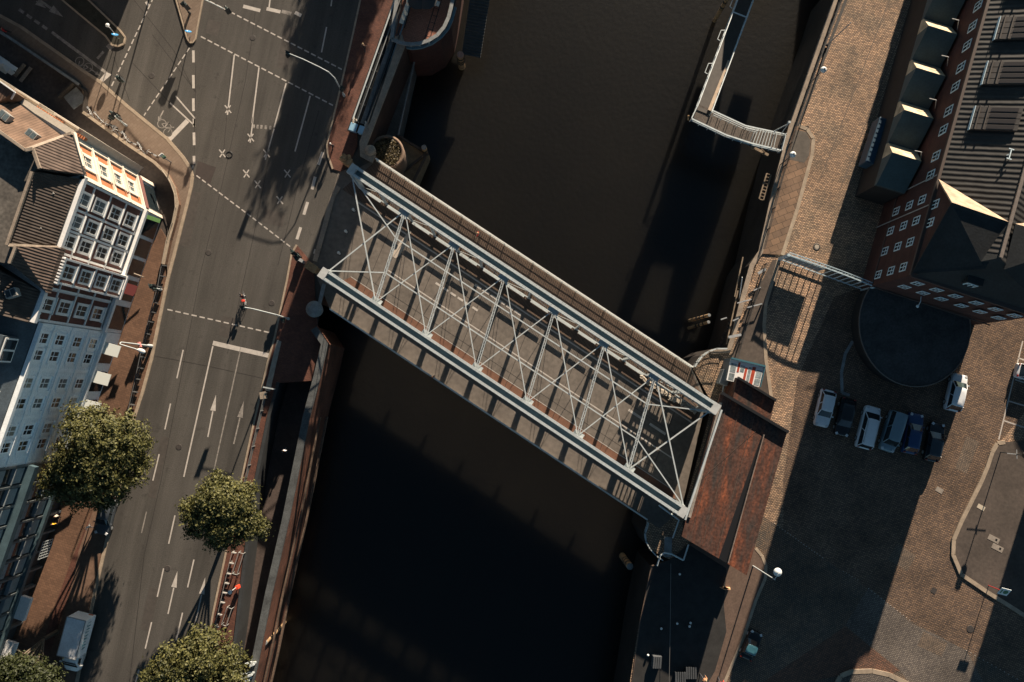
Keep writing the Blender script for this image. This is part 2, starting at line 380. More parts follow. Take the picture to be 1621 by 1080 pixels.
# ---- pavements (each a raised slab with its kerb)
def pavement(name, pts, m, z=.12, kerb=None, kw=.22):
    pp = px(pts); struct(name, MB().prism([(p.x, p.y) for p in pp], -.3, z), m)
def kerb_line(pts, w=.28, z=.13):
    m = MB()
    pp = px(pts)
    for a, b in zip(pp, pp[1:]): m.bar(Vector((a.x, a.y, z - .12)), Vector((b.x, b.y, z - .12)), w, .26)
    return m
LK = [(0, 25), (35, 44), (130, 111), (160, 131), (200, 167), (265, 220), (290, 249), (301, 266), (305, 280), (303, 297), (297, 322), (281, 385), (265, 447), (250, 520), (240, 570), (226, 622), (213, 662)]
FENCE = [(20, 66), (130, 140), (137, 184), (210, 237), (248, 262), (268, 281), (279, 302), (284, 326), (279, 350), (270, 382), (262, 420), (240, 500), (227, 575), (215, 624), (203, 665)]
pavement('pavement', [(-120, -55)] + LK[:13] + list(reversed(FENCE[:11])) + [(-120, -25)], SLABS)
pavement('pavement', [(265, 447), (250, 520), (240, 570), (226, 622), (213, 662), (196, 735), (183, 790), (150, 925), (137, 985), (100, 1130), (-60, 1130), (20, 960), (85, 820), (140, 680), (172, 580), (210, 470), (236, 400), (255, 362), (266, 380)], BROWNPAVE)
struct('kerb', kerb_line(LK + [(196, 735), (186, 785), (150, 940), (118, 1100)], .36), KERB)
struct('courtyard', MB().sheet([(p.x, p.y) for p in px([(-120, -30), (20, 66), (130, 140), (137, 184), (210, 237), (248, 262), (268, 281), (279, 302), (284, 326), (279, 350), (270, 382), (262, 420), (232, 470), (203, 545), (165, 690), (-150, 690)])], .006), COURT)
struct('cycle_path', MB().sheet([(p.x, p.y) for p in px([(163, 800), (150, 800), (112, 890), (78, 985), (50, 1080), (66, 1080), (94, 985), (127, 890)], .124)], .124), REDBRICK)
struct('parking_bay', MB().sheet([(p.x, p.y) for p in px([(178, 800), (150, 800), (125, 870), (98, 1000), (90, 1080), (118, 1080), (136, 985), (158, 880)], .126)], .1275), mat('parking_gravel', (.15, .09, .06), .9, var=.25, scale=2))
# right-hand side of the street
RK = [(575, -20), (560, 50), (537, 150), (518, 228)]
pavement('pavement', RK + [(519, 245), (527, 268), (540, 272), (552, 262), (566, 232), (566, 210), (615, 40), (632, -60), (590, -60)], REDBRICK)
struct('kerb', kerb_line([(586, -60)] + RK + [(519, 245), (527, 268)], .2), KERB)
RK2 = [(462, 402), (455, 442), (435, 535), (424, 575), (415, 615), (400, 680), (385, 750), (372, 805), (355, 890), (338, 970), (318, 1080), (300, 1150)]
pavement('pavement', RK2 + [(352, 1150), (365, 1080), (377, 1000), (385, 930), (394, 860), (408, 760), (428, 660), (443, 606), (508, 602), (521, 546), (503, 517), (500, 488), (497, 420), (470, 388)], REDBRICK)
struct('kerb', kerb_line([(470, 388)] + RK2, .22), KERB)
struct('kerb', kerb_line([(537, 296), (527, 312), (499, 414)], .55, .16), STONE)
struct('kerb', MB().prism([(p.x, p.y) for p in px([(439, 538), (446, 541), (428, 620), (420, 618)])], -.1, .16), mat('pale_slab', (.33, .29, .24), .8, var=.2, scale=2))
# islands
pavement('island', [(262, -70), (300, 66), (304, 69), (309, 66), (312, 50), (321, 3), (330, -70)], SLABS, .14)
struct('kerb', kerb_line([(262, -60), (297, 62), (301, 68), (306, 68), (310, 63), (313, 45), (321, 3), (330, -60)], .16, .15), KERB)
pavement('island', [(66, -30), (103, 4), (168, 58), (178, 72), (188, 74), (197, 70), (199, 60), (190, 48), (140, 0), (112, -30)], mat('planted_verge', (.028, .026, .018), .95, var=.4, scale=1.5, bump=.5), .14)
struct('kerb', kerb_line([(66, -30), (103, 4), (168, 58), (178, 72), (188, 74), (197, 70), (199, 60), (190, 48), (140, 0), (112, -30)], .2, .16), KERB)
# quay-side strip of the east bank
pavement('pavement', [(1331, -40), (1318, 0), (1283, 100), (1248, 200), (1222, 300), (1200, 398), (1206, 402), (1240, 404), (1262, 330), (1283, 250), (1288, 222), (1278, 206), (1264, 202), (1296, 100), (1333, 0), (1345, -40)], SLAB_E)
struct('kerb', kerb_line([(1264, 200), (1277, 205), (1287, 220), (1285, 245), (1262, 330), (1238, 404)], .42, .14), KERB)
struct('paved_patch', MB().sheet([(p.x, p.y) for p in px([(1260, 206), (1276, 209), (1283, 222), (1281, 246), (1273, 258), (1248, 252)], .13)], .126), mat('grey_patch', (.10, .085, .07), .85, var=.2, scale=1))
pavement('pavement', [(1223, 412), (1209, 440), (1190, 470), (1172, 520), (1155, 575), (1150, 640), (1225, 640), (1213, 560), (1208, 500), (1222, 470), (1236, 412)], ASPH_E)
struct('kerb', kerb_line([(1232, 412), (1212, 480), (1209, 515), (1212, 570), (1222, 640)], .4, .14), KERB)
SEP = [(1090, 860), (1196, 868), (1206, 880), (1212, 895), (1211, 915), (1196, 950), (1176, 1010), (1140, 1095), (960, 1300), (1000, 1080), (1012, 985), (1030, 897), (1060, 886)]
pavement('pavement', SEP, mat('quay_asphalt', (.115, .075, .055), .9, var=.2, scale=.6))
struct('kerb', kerb_line(SEP[1:8], .34, .14), KERB)
struct('landing', MB().sheet([(p.x, p.y) for p in px([(1062, 886), (1090, 862), (1150, 900), (1146, 960), (1150, 1000), (1132, 1062), (1110, 1100), (998, 1100), (1014, 985), (1032, 897)], .13)], .126), mat('landing_shade', (.022, .021, .020), .85, var=.3, scale=1))  # dark sheet with the pavilion shade put into its colour
ISL = [(1590, 700), (1578, 702), (1570, 716), (1562, 740), (1551, 766), (1521, 826), (1509, 854), (1508, 878), (1521, 909), (1562, 937), (1621, 974), (1760, 1040)]
pavement('pavement', ISL + [(1760, 690)], ASPH_E)
struct('kerb', kerb_line(ISL, .45, .14), KERB)
IS2 = [(1323, 1084), (1330, 1070), (1347, 1063), (1380, 1062), (1407, 1068), (1440, 1084)]
pavement('island', IS2 + [(1440, 1200), (1310, 1200)], COBBLE3)
struct('kerb', kerb_line([(1310, 1200)] + IS2 + [(1520, 1120)], .5, .14), KERB)
struct('setts', MB().sheet([(p.x, p.y) for p in px([(1180, 800), (1226, 829), (1302, 883), (1375, 932), (1440, 982), (1530, 1030), (1610, 1075), (1700, 1130), (1700, 1300), (1100, 1300), (1160, 1050), (1206, 880), (1196, 868)])], .0035), brickmat('worn_setts', (.25, .165, .11), (.13, .10, .08), (.05, .04, .03), .28, .18, R(-28), .035, patch=.35, patchscale=.12, bump=.8, tint=(.72, .8, .86)))
struct('setts', MB().sheet([(p.x, p.y) for p in px([(1262, 600), (1320, 470), (1380, 450), (1560, 480), (1640, 470), (1700, 560), (1583, 700), (1509, 854), (1508, 878), (1521, 909), (1562, 937), (1621, 974), (1760, 1040), (1760, 1160), (1610, 1075), (1530, 1030), (1440, 982), (1375, 932), (1302, 883), (1240, 838), (1240, 760)])], .0030), brickmat('brown_shade_setts', (.26, .165, .105), (.13, .088, .066), (.05, .038, .03), .30, .19, R(-14), .035, patch=.35, patchscale=.15, bump=.8, tint=(.8, .82, .84)))  # browner paving, also spread over the shaded zone to deepen its shade
struct('setts', MB().sheet([(p.x, p.y) for p in px([(1338, 992), (1360, 1010), (1425, 1062), (1407, 1068), (1380, 1062), (1347, 1063), (1330, 1070), (1250, 1085), (1200, 1085)])], .005), COBBLE2)
struct('setts', MB().sheet([(p.x, p.y) for p in px([(1338, 990), (1375, 930), (1440, 985), (1530, 1030), (1560, 1085), (1440, 1084), (1426, 1062)])], .0045), COBBLE3)
gp = px([(1350, 540), (1338, 560), (1332, 590), (1333, 622), (1345, 626)])
struct('kerb', MB().ribbon(gp, .35, .02), GRANITE)

# ================================================================ painted markings
mk = MB(); mo = MB()
def line(a, b, w=.16, z=.006, m=None): (m or mk).ribbon([P(*a), P(*b)], w, z)
def dashes(a, b, on, off, w=.16, z=.006, m=None):
    a, b = P(*a), P(*b); d = b - a; n = d.length; u = d / n; s = 0
    while s < n - .1:
        (m or mk).ribbon([a + u * s, a + u * min(n, s + on)], w, z); s += on + off
dashes((318, 58), (527, 167), .62, .28, .15); dashes((322, -3), (541, 110), .62, .28, .15)
dashes((243, -4), (175, 140), .62, .30, .15); dashes((300, 76), (228, 183), .62, .30, .13)
dashes((311, 278), (400, 345), .55, .28, .14); dashes((400, 345), (460, 391), .55, .28, .14); dashes((265, 490), (428, 527), .62, .33, .15)
for y0, y1, x in ((80, 99, 306), (119, 140, 306), (156, 176, 306), (188, 201, 307), (210, 230, 307), (247, 260, 307)): line((x, y0), (x + .4, y1), .30)
line((306, 262), (304.5, 267), .2)
line((371, 87), (360, 182)); line((410, 107), (399, 195)); line((401, 186), (396, 226), .14); line((453, 132), (434, 202)); line((434, 204), (420, 253), .14)
line((491, 152), (467, 240)); line((517, 43), (509, 83)); line((526, -6), (524, 10), .14); line((428, -6), (426, 12))
for a, b in (((385, 10), (412, 17)), ((422, 14), (444, 19)), ((446, 18), (461, 22)), ((467, 20), (477, 25))): line(a, b, .42, m=mo if a[0] == 446 else mk)
for x in (400, 406, 412, 419, 426): line((x, 200 + (x - 400) * .08), (x + 3.5, 200.3 + (x - 400) * .08), .45, m=mo)
for x, y in ((390, 275), (408, 292), (443, 317), (455, 275), (422, 243), (397, 218), (361, 173), (352, 243)):
    line((x - 5, y - 6), (x + 5, y + 6), .14); line((x - 4, y + 6), (x + 4, y - 6), .14)
for a, b in (((337, 543), (380, 553)), ((380.5, 553), (425, 563))): line(a, b, .52)
for a, b in (((290, 554), (280, 599)), ((270, 639), (261, 680)), ((252, 719), (242, 761)), ((277, 816), (267, 861)), ((259, 900), (249, 945)), ((240, 985), (230, 1027)), ((220, 1060), (210, 1100)),
             ((307, 886), (297, 930)), ((289, 970), (279, 1014))): line(a, b, .15)
line((232, 810), (224, 844), .13, m=mo)
line((337, 548), (291, 755), .16); line((380, 557), (336, 757), .14, m=mo)
for a, b in (((499, 280), (494, 300)), ((487, 320), (481, 340)), ((476, 360), (470, 379)), ((511, 241), (504, 261)), ((500, 395), (498, 402))): line(a, b, .34)
def arrow(tip, tail, w=.15, hw=.62, m=None, frac=.38, z=.006, cut=None):
    t, e = P(*tip), P(*tail); d = e - t; n = Vector((-d.y, d.x, 0)).normalized(); k = t + d * frac
    (m or mk).add([(q.x, q.y, z) for q in (t, k - n * hw / 2, k + n * hw / 2)], [(0, 1, 2)])
    (m or mk).ribbon([k + d * .012, e], w, z)
arrow((342, 625), (329, 692)); arrow((386, 635), (370, 703), m=mo); arrow((281, 904), (266, 972)); arrow((325, 914), (310, 984))
line((278, 152), (308, 187), .16); line((308, 187), (308, 201), .16); line((269, 163), (308, 199), .16); line((297, 191), (268, 221), .55, m=mk)
def bike_symbol(c, r, rot, m, z=.006):
    c = P(*c)
    ux, uy = Vector((math.cos(rot), math.sin(rot), 0)), Vector((-math.sin(rot), math.cos(rot), 0))
    for s in (-1, 1):
        cc = c + ux * s * r * 1.25
        pts = [cc + (ux * math.cos(k * math.pi / 8) + uy * math.sin(k * math.pi / 8)) * r for k in range(17)]
        m.ribbon(pts, .09, z)
    a, b, d, e = c - ux * 1.25 * r, c - ux * .2 * r, c + ux * .75 * r + uy * 1.4 * r, c - ux * .55 * r + uy * 1.4 * r
    for p, q in ((a, b), (b, d), (d, e), (e, a), (b, e), (d, c + ux * 1.25 * r), (d, d + uy * .5 * r + ux * .3 * r), (e - ux * .3 * r, e + ux * .4 * r)): m.ribbon([p, q], .09, z + .0012)
bike_symbol((261, 203), .5, R(-55), mo); arrow((250, 192), (259, 175), m=mo, hw=.5)
bike_symbol((133, 102), .5, R(145), mo); arrow((158, 120), (142, 108), hw=.45, m=mo)
dashes((30, 15), (80, 50), .72, .42, .34, m=mo); line((82, 51), (169, 116), .34, m=mo)
mk.add([(q.x, q.y, .0065) for q in px([(177, 118), (168, 114), (157, 127), (162, 131)])], [(0, 1, 2, 3)])
arrow((100, 27), (62, 0), w=.3, hw=.9, m=mo, frac=.5); arrow((73, 13), (57, 2), w=.1, hw=.8, m=mo, frac=.9)
line((181, 68), (171, 77), .75, m=mo); line((164, 82), (154, 93), .3, m=mo)
line((231, 3), (235, 9), .3)
# east car park lines
for a, b in (((1619, 540), (1581, 696)), ((1607, 601), (1640, 612)), ((1597, 635), (1640, 648)), ((1589, 666), (1640, 683)), ((1612, 567), (1640, 576))): line(a, b, .15)
ma = mk.build('road_marking', PAINT); tag(ma, kind='structure'); mb_ = mo.build('road_marking', PAINT_OLD); tag(mb_, kind='structure')
st = MB()
for k in range(19): q = lerp(P(1226, 829), P(1302, 883), k / 18); st.lathe((q.x, q.y, 0), [(.05, 0), (.05, .02), (.03, .03)], 8)
for k in range(6): q = lerp(P(1335, 905), P(1358, 918), k / 5); st.lathe((q.x, q.y, 0), [(.04, 0), (.04, .02), (.03, .03)], 8)
for k in range(14): q = lerp(P(1375, 932), P(1440, 982), k / 13); st.lathe((q.x, q.y, 0), [(.05, 0), (.05, .02), (.03, .03)], 8)
for k in range(13): q = lerp(P(1530, 1030), P(1610, 1075), k / 12); st.lathe((q.x, q.y, 0), [(.05, 0), (.05, .02), (.03, .03)], 8)
struct('road_studs', st, PAINT)
struct('road_patch', MB().sheet([(p.x, p.y) for p in px([(313, 255), (342, 265), (333, 291), (308, 281)])], .004), PATCH)
pt = MB()
for q in ([(420, 330), (452, 338), (447, 360), (416, 352)], [(256, 690), (268, 693), (246, 790), (234, 787)], [(300, 300), (318, 306), (300, 392), (284, 388)], [(352, 500), (372, 504), (366, 536), (346, 531)], [(236, 930), (252, 934), (238, 1000), (222, 996)], [(330, 30), (350, 36), (344, 58), (325, 52)], [(450, 40), (470, 45), (455, 110), (438, 106)]): pt.sheet([(p.x, p.y) for p in px(q)], .0042)
struct('road_patch', pt, mat('asphalt_repair', (.062, .053, .046), .85, var=.18, scale=1.5))
jn = MB()
for pts in ([(404, 20), (399, 60), (388, 130), (352, 290), (318, 430), (286, 600), (255, 760), (228, 880), (205, 1080)], [(505, 175), (470, 300), (440, 420)], [(225, 560), (330, 580), (420, 600)],
            [(212, 0), (275, 80), (308, 145)], [(175, 70), (165, 105), (155, 135)], [(210, 100), (268, 162)], [(310, 98), (309, 160), (307, 260)], [(367, 90), (354, 240)], [(241, 55), (310, 145)], [(180, 90), (205, 160)], [(430, 230), (400, 380), (360, 560)]):
    jn.ribbon(px(pts), .06, .0035)
struct('road_joints', jn, mat('bitumen', (.022, .018, .016), .7))
# covers let into the ground
def cover(label, c, r, m=GALV, rect=None, rz=0, z=.008, name='manhole_cover'):
    p = P(*c)
    b = MB()
    if rect: b.box((p.x, p.y, z - .03), rect[0], rect[1], .04, rz)
    else: b.lathe((p.x, p.y, z - .03), [(r, 0), (r, .04), (r * .9, .045)], 20)
    return tag(b.build(name, m), label, 'cover')
RUSTD = mat('rusty_iron', (.045, .038, .034), .7, var=.3, scale=3)
o = cover('round manhole cover with a thick dark rim in the sunlit cobbles', (1293, 391), .26, mat('pale_concrete', (.36, .31, .25), .8, var=.15, scale=4), z=.02)
MB().lathe((*P(1293, 391)[:2], -.02), [(.42, 0), (.42, .055), (.27, .055), (.27, 0)], 24, False).build('rim', RUSTD, o)
o = tag(MB().torus((*P(363, 245)[:2], .01), .36, .06, (1, 0, 0), (0, 1, 0), 24).build('manhole_ring', BLACK), 'black ring of a round manhole among white crosses on the street', 'cover')
cover('pale oval cover set in the pavement by the curved kerb', (1552, 803), .5, mat('pale_cover', (.5, .43, .33), .8), (.9, .5), R(-30), z=.135)
for i, (c, l) in enumerate((((1572, 853), 'northern pale square shaft cover with a dark hole on the east pavement'), ((1578, 867), 'southern pale square shaft cover with a dark hole on the east pavement'))):
    o = cover(l, c, 0, mat('concrete_cover', (.27, .23, .19), .8, var=.2, scale=3), (1.35, .62), R(-27), z=.135, name='shaft_cover')
    q = P(c[0] + 4, c[1] + 1.5); MB().box((q.x, q.y, .146), .24, .24, .006, R(-27)).build('hole', BLACK, o)
cover('grey rectangular cover in the cobbles between the two shadows', (1487, 776), 0, MATS['concrete_cover'], (.85, .55), R(-30), z=.02, name='drain_cover')
cover('small dark drain cover beside the oval paved patch', (1277, 202), 0, BLACK, (.36, .36), R(-20), z=.02, name='drain_cover')

# repairs and wear on the east square (east_patch)
ep = MB()
for q in ([(1420, 860), (1450, 880), (1436, 905), (1406, 886)], [(1462, 1000), (1500, 1018), (1490, 1040), (1452, 1022)], [(1530, 690), (1550, 700), (1530, 750), (1512, 742)]): ep.sheet([(p.x, p.y) for p in px(q)], .0062)
struct('sett_repair', ep, brickmat('repair_setts', (.22, .16, .115), (.13, .10, .08), (.06, .05, .04), .26, .18, R(24), .03, patch=.3, patchscale=.4, bump=.8))
gt_ = MB()
for a, b in (((1446, 0), (1330, 300)), ((1408, 0), (1300, 280))): gt_.ribbon(px([a, lerp(Vector(a), Vector(b), .5)[:], b]), .10, .0064)
struct('gutter_line', gt_, mat('gutter_setts', (.12, .09, .07), .85, var=.3, scale=3))
cover('dark drain grid in the cobbles left of the annex shadow', (1420, 118), 0, MATS['rusty_iron'], (.5, .5), R(-20), z=.02, name='drain_cover')
cover('dark drain grid in the middle of the lower sunlit setts', (1478, 935), 0, MATS['rusty_iron'], (.6, .6), R(-30), z=.02, name='drain_cover')
cover('round dark manhole cover at the shadow edge of the lower setts', (1536, 996), .42, MATS['rusty_iron'], z=.02)
for c_, l_ in (((226, 480), None), ((283, 708), 'dark round manhole cover beside the dashes near the big tree'), ((330, 400), 'round manhole cover in the middle of the street above the dotted line'), ((265, 900), 'round manhole cover left of the lower lane arrow'), ((430, 480), 'small round manhole cover right of the cyclist'), ((240, 120), 'round manhole cover between the two dashed lines at the side street'), ((400, 60), 'round manhole cover near the top of the lanes')):
    if l_: cover(l_, c_, .34, MATS['rusty_iron'], z=.006)
# ================================================================ truss bridge
B0 = P(515, 435, 6); B0.z = 0
_b = P(1078, 808, 6) - P(515, 435, 6); _b.z = 0; BL = _b.length; _b.normalize(); _n = Vector((-_b.y, _b.x, 0))
def BF(s, t, z=0.0): return B0 + _b * s + _n * t + Vector((0, 0, z))
BANG = math.atan2(_b.y, _b.x)
T1 = 11.2
C1 = [-3.8] + [3.2 + 6.53 * k for k in range(6)] + [42.9]
C2 = [0.0] + [6.15 + 6.56 * k for k in range(6)] + [45.95]
DECK = mat('bridge_asphalt', (.138, .116, .097), .85, var=.22, scale=.22, bump=.25, detail=8)
WALK = brickmat('walkway_boards', (.125, .085, .062), (.095, .066, .05), (.04, .03, .025), 3.4, .30, BANG + math.pi / 2, .02, patch=.15)
br = thing('truss_bridge', 'pale steel truss bridge with X braced top crossing the canal', 'bridge', BF(20, 5.5))
deck = [(-4.4, 14.45), (39.7, 14.45), (43.2, 12.2), (47.6, 0), (46.6, -3.1), (1.2, -3.1), (-3.4, 0), (-7.2, 11.0), (-5.6, 12.2)]
m = MB(); m.prism([BF(s, t)[:2] for s, t in deck], -.9, .03)
for k in range(8): m.bar(BF(3 + k * 5.6, -2.6, -1.3), BF(1 + k * 5.6, 14, -1.3), .35, .8)
deck_o = m.build('deck', DECK, br)
m = MB(); m.sheet([BF(s, t)[:2] for s, t in ((-4.2, 14.3), (39.6, 14.3), (43.0, 12.0), (43.4, 9.35), (-5.6, 9.35))], .034); m.build('walkway', WALK, br)
m = MB(); m.sheet([BF(s, t)[:2] for s, t in ((1.0, 1.35), (46.0, 1.35), (46.4, .35), (.4, .35))], .034)
m.build('cycle_strip', mat('red_asphalt', (.16, .075, .045), .85, var=.15, scale=.8), br)
m = MB()
for s0, s1, t, w in ((1, 45.8, 1.42, .07), (4.2, 43.5, 4.42, .14), (-3.5, 43.6, 9.1, .16)): m.ribbon([BF(s0, t), BF(s1, t)], w, .04)
s = 9.6
while s < 14.8: m.ribbon([BF(s, 6.26), BF(s + .75, 6.26)], .24, .04); s += 1.02
s = 13.5
while s < 19.5: m.ribbon([BF(s, 8.6), BF(s + .9, 8.6)], .30, .04); s += 1.1
for s0 in (36.3, 39.2): m.ribbon([BF(s0, 6.3), BF(s0 + 2.2, 6.3)], .28, .04)
m.build('deck_marking', PAINT, br)
m = MB()
for a, b in (((-1, 6.9), (43, 6.9)), ((1, 2.3), (45, 2.3))): m.ribbon([BF(*a), BF(*b)], .04, .038)
for k in range(7): m.ribbon([BF(4 + 6.55 * k, -2.9), BF(1.6 + 6.55 * k, 9)], .05, .0385)
m.build('deck_joint', MATS['bitumen'], br)
m = MB(); a = P(650, 366); b_ = P(624, 408); d = (b_ - a); nn = Vector((-d.y, d.x, 0)).normalized()
m.add([(q.x, q.y, .042) for q in (a + nn * .12, a - nn * .12, lerp(a, b_, .6) - nn * .42, lerp(a, b_, .85) - nn * .42, b_ - nn * .2, b_ + nn * .2, lerp(a, b_, .85) + nn * .42, lerp(a, b_, .6) + nn * .42)], [tuple(range(8))])
m.build('painted_wedge', mat('pale_paint', (.46, .39, .32), .8, var=.12, scale=2), br)
# chords: two pale flanges with a recessed plate between, its shade put into the blue-grey
for t, ss, lab in ((T1, C1, 1), (0.0, C2, 0)):
    m = MB()
    for e in (-.42, .42):
        m.bar(BF(ss[0], t + e, 5.72), BF(ss[-1], t + e, 5.72), .25, .62)
        m.bar(BF(ss[0], t + e, 6.055), BF(ss[-1], t + e, 6.055), .30, .045)
    ch = m.build('top_chord', STEEL, br)
    MB().bar(BF(ss[0], t, 5.55), BF(ss[-1], t, 5.55), .56, .06).build('recessed_plate', STEELB, ch)
    m = MB()
    for q in range(int((ss[-1] - ss[0]) / .42)):
        sq = ss[0] + .4 + q * .42
        for e in (-.42, .42):
            for f in (-.09, .09): m.box(BF(sq, t + e + f, 6.0775), .045, .045, .018, BANG)
    m.build('rivets', STEEL, ch)
    for se in (ss[0] - .25, ss[-1] + .25): MB().box(BF(se, t, 5.38), .8, 1.2, .74, BANG).build('end_block', mat('chord_cap', (.44, .45, .44), .6, var=.12, scale=2), ch)
    # posts, doubled under each flange
    mids = sorted(ss + [(a + b) / 2 for a, b in zip(ss, ss[1:])])
    for i, sp in enumerate(mids):
        m = MB()
        end = i in (0, len(mids) - 1)
        for e in (-.42, .42):
            m.bar(BF(sp, t + e, -.3), BF(sp, t + e, 5.41), .30 if not end else .5, .16 if not end else .5, _b)
        m.build('post', STEEL, br)
    for i, (a, b) in enumerate(zip(mids, mids[1:])):
        m = MB(); up = i % 2 == 0
        for e in (-.45, .45):
            m.bar(BF(a, t + e, .8 if up else 5.4), BF(b, t + e, 5.4 if up else .8), .045, .035)
        m.build('diagonal', STEEL, br)
    bc = MB()
    zc, zh = (.57, .22) if t else (.12, .14)
    for e in (-.5, .5): bc.bar(BF(ss[0], t + e, zc), BF(ss[-1], t + e, zc), .12, zh)
    bo = bc.build('bottom_chord', STEEL, br)
    m = MB()
    e = -.72
    for a, b in zip(mids, mids[1:]) if t else ():
        m.bar(BF(a + .45, t + e, 1.07), BF(b - .45, t + e, 1.07), .22, .13)
        sp = a + .5
        while sp < b - .45: m.bar(BF(sp, t + e, .65), BF(sp, t + e, 1.02), .05, .03, _b); sp += .2
    if t: m.build('inner_handrail', STEEL, br)
    m = MB()
    for sp in ss[1:-1]:
        for dx in (0,): m.box(BF(sp, t + (-.80 if t else .80), 5.6), 1.2, .45, .05, BANG); m.box(BF(sp, t + (-.58 if t else .58), 5.0), .7, .05, .8, BANG)
    m.build('gusset_plate', STEEL, br)
# top bracing
tA, tB = .55, T1 - .55
for a, b in zip(C1[1:-1], C2[1:-1]):
    m = MB(); p, q = BF(a, tB, 5.86), BF(b, tA, 5.86); d = (q - p); L_ = d.length; d.normalize(); nn = Vector((-d.y, d.x, 0))
    for e in (-.11, .11):
        for z in (0, -.36): m.bar(p + nn * e + Vector((0, 0, z)), q + nn * e + Vector((0, 0, z)), .065, .065)
    k = 0; n_ = int(L_ / .36)
    for k in range(n_):
        s0, s1 = p + d * (L_ * k / n_), p + d * (L_ * (k + 1) / n_)
        e = .11 if k % 2 else -.11
        m.bar(s0 + nn * e, s1 - nn * e, .035, .02)
        m.bar(s0 + nn * .11 + Vector((0, 0, -.36 if k % 2 else 0)), s1 + nn * .11 + Vector((0, 0, 0 if k % 2 else -.36)), .02, .035)
    m.build('cross_strut', STEEL, br)
def brace(a, b, w=.13, z=5.78, nm='brace'): MB().bar((*a[:2], z), (*b[:2], z), w * .8, .09).build(nm, STEEL, br)
for k in range(7):
    pa, pb, qa, qb = BF(C1[k], tB), BF(C1[k + 1], tB), BF(C2[k], tA), BF(C2[k + 1], tA)
    if k == 0: brace(pa, qb, .17, 5.78); brace(qa, pb, .17, 5.66)
    elif k == 6: brace(pa, qb, .17, 5.78); brace(qa, pb, .17, 5.66)
    else: brace(pa, qb, .13, 5.80); brace(qa, pb, .13, 5.66)
for t, in ((3.78,), (7.55,)):
    f = (t - tA) / (tB - tA)
    s0, s1 = lerp(C2[1], C1[1], f), lerp(C2[-2], C1[-2], f)
    MB().bar(BF(s0, t, 5.70), BF(s1, t, 5.70), .13, .11).build('stringer', STEEL, br)
    e0, e1 = (BF(C2[0], tA), BF(C2[-1], tA)) if t < 5 else (BF(C1[0], tB), BF(C1[-1], tB))
    brace(e0, BF(s0, t), .15, 5.72); brace(e1, BF(s1, t), .15, 5.72)
MB().bar(BF(C1[-1] + .9, tB + .8, 6.0), BF(C2[-1] + .9, -.6, 6.0), .20, .3).build('portal_beam', STEEL, br)
# end-panel screens added to cast the dark zone on the deck
m = MB()
for k in range(14): m.bar(BF(35.9 + k * .52, T1, .9), BF(35.9 + k * .52, T1, 5.5), .47 if k % 4 else .30, .04)
for k in range(3): m.bar(BF(35.9, T1 + .05, 1.6 + k * 1.7), BF(42.9, T1 + .05, 1.6 + k * 1.7), .06, .5)
m.bar(BF(40.2, T1 - .06, 3.2), BF(43.4, T1 - .06, 3.2), .04, 4.8)
m.build('shadow_screen', STEELB, br)
m = MB()
for k in range(24): m.bar(BF(37.6 + k * .34, 0, .9), BF(37.6 + k * .34, 0, 5.3), .10, .05)
for k in range(8): m.bar(BF(37.5, .04, 1.0 + k * .58), BF(45.9, .04, 1.0 + k * .58), .05, .12)
m.bar(BF(37.6, 0, 3.9), BF(45.8, 0, 3.9), .05, 1.0)
m.build('shadow_screen', STEELB, br)
# pale piping and drapes on the inner side of the eastern end
m = MB()
for k in range(46):
    sp = 35.2 + k * .16; t0 = T1 - 1.15 - random.random() * .3 + (.25 if k > 30 else 0)
    m.box(BF(sp, t0, 1.9 + random.random() * .3), .10 + random.random() * .22, .10 + random.random() * .4, .08 + .2 * random.random(), BANG + random.uniform(-.5, .5))
m.path([BF(35 + k * .3, T1 - 1.1 + .12 * math.sin(k * 1.3), 2.0) for k in range(26)], .11)
m.bar(BF(35, T1 - 1.0, 1.75), BF(42.6, T1 - .9, 1.75), .12, .12)
m.build('pale_piping', mat('old_canvas', (.42, .36, .29), .8, var=.2, scale=3), br)
# outer railings
RAILW = mat('pale_rail_paint', (.62, .62, .58), .5, var=.1, scale=2)
def railing(parent, pts, h=1.35, gap=.2, name='railing', rails=(.3, .54), m_=RAILW, post=1.9, top=.17, pick=.026):
    m = MB()
    for z in rails: 
        for a, b in zip(pts, pts[1:]): m.bar(a + Vector((0, 0, z)), b + Vector((0, 0, z)), .04, .05)
    for a, b in zip(pts, pts[1:]): m.bar(a + Vector((0, 0, h)), b + Vector((0, 0, h)), top, .06)
    for a, b in zip(pts, pts[1:]):
        L_ = (b - a).length; n_ = max(1, int(L_ / gap)); 
        for k in range(n_):
            q = lerp(a, b, k / n_); m.bar(q + Vector((0, 0, .1)), q + Vector((0, 0, h)), pick * 2, pick * 1.4)
        n_ = max(1, int(L_ / post))
        for k in range(n_ + 1):
            q = lerp(a, b, k / n_); m.bar(q + Vector((0, 0, 0)), q + Vector((0, 0, h + .06)), .08, .08)
    return m.build(name, m_, parent)
railing(br, [BF(-4.0, 14.35), BF(39.6, 14.35)], gap=.26, pick=.045)
railing(br, [BF(1.3, -3.0), BF(44.7, -3.0)], h=.88, gap=.24, rails=(.15, .6))
E1c = [P(x, y) for x, y in ((1096, 581), (1100, 574), (1108, 564), (1118, 557), (1130, 553), (1146, 553))]
rg = thing('curved_railing', 'curved railing of the landing north of the bridge at the east bank', 'railing', E1c[0])
railing(rg, E1c, h=1.3, m_=STEEL, top=.16)
E2c = [P(x, y) for x, y in ((1024, 826), (1019, 842), (1020, 854), (1026, 866), (1036, 877), (1046, 884))]
rg = thing('curved_railing', 'curved railing of the dark landing south of the bridge at the east bank', 'railing', E2c[0])
railing(rg, E2c, h=1.1, gap=.3, m_=STEEL, top=.12)
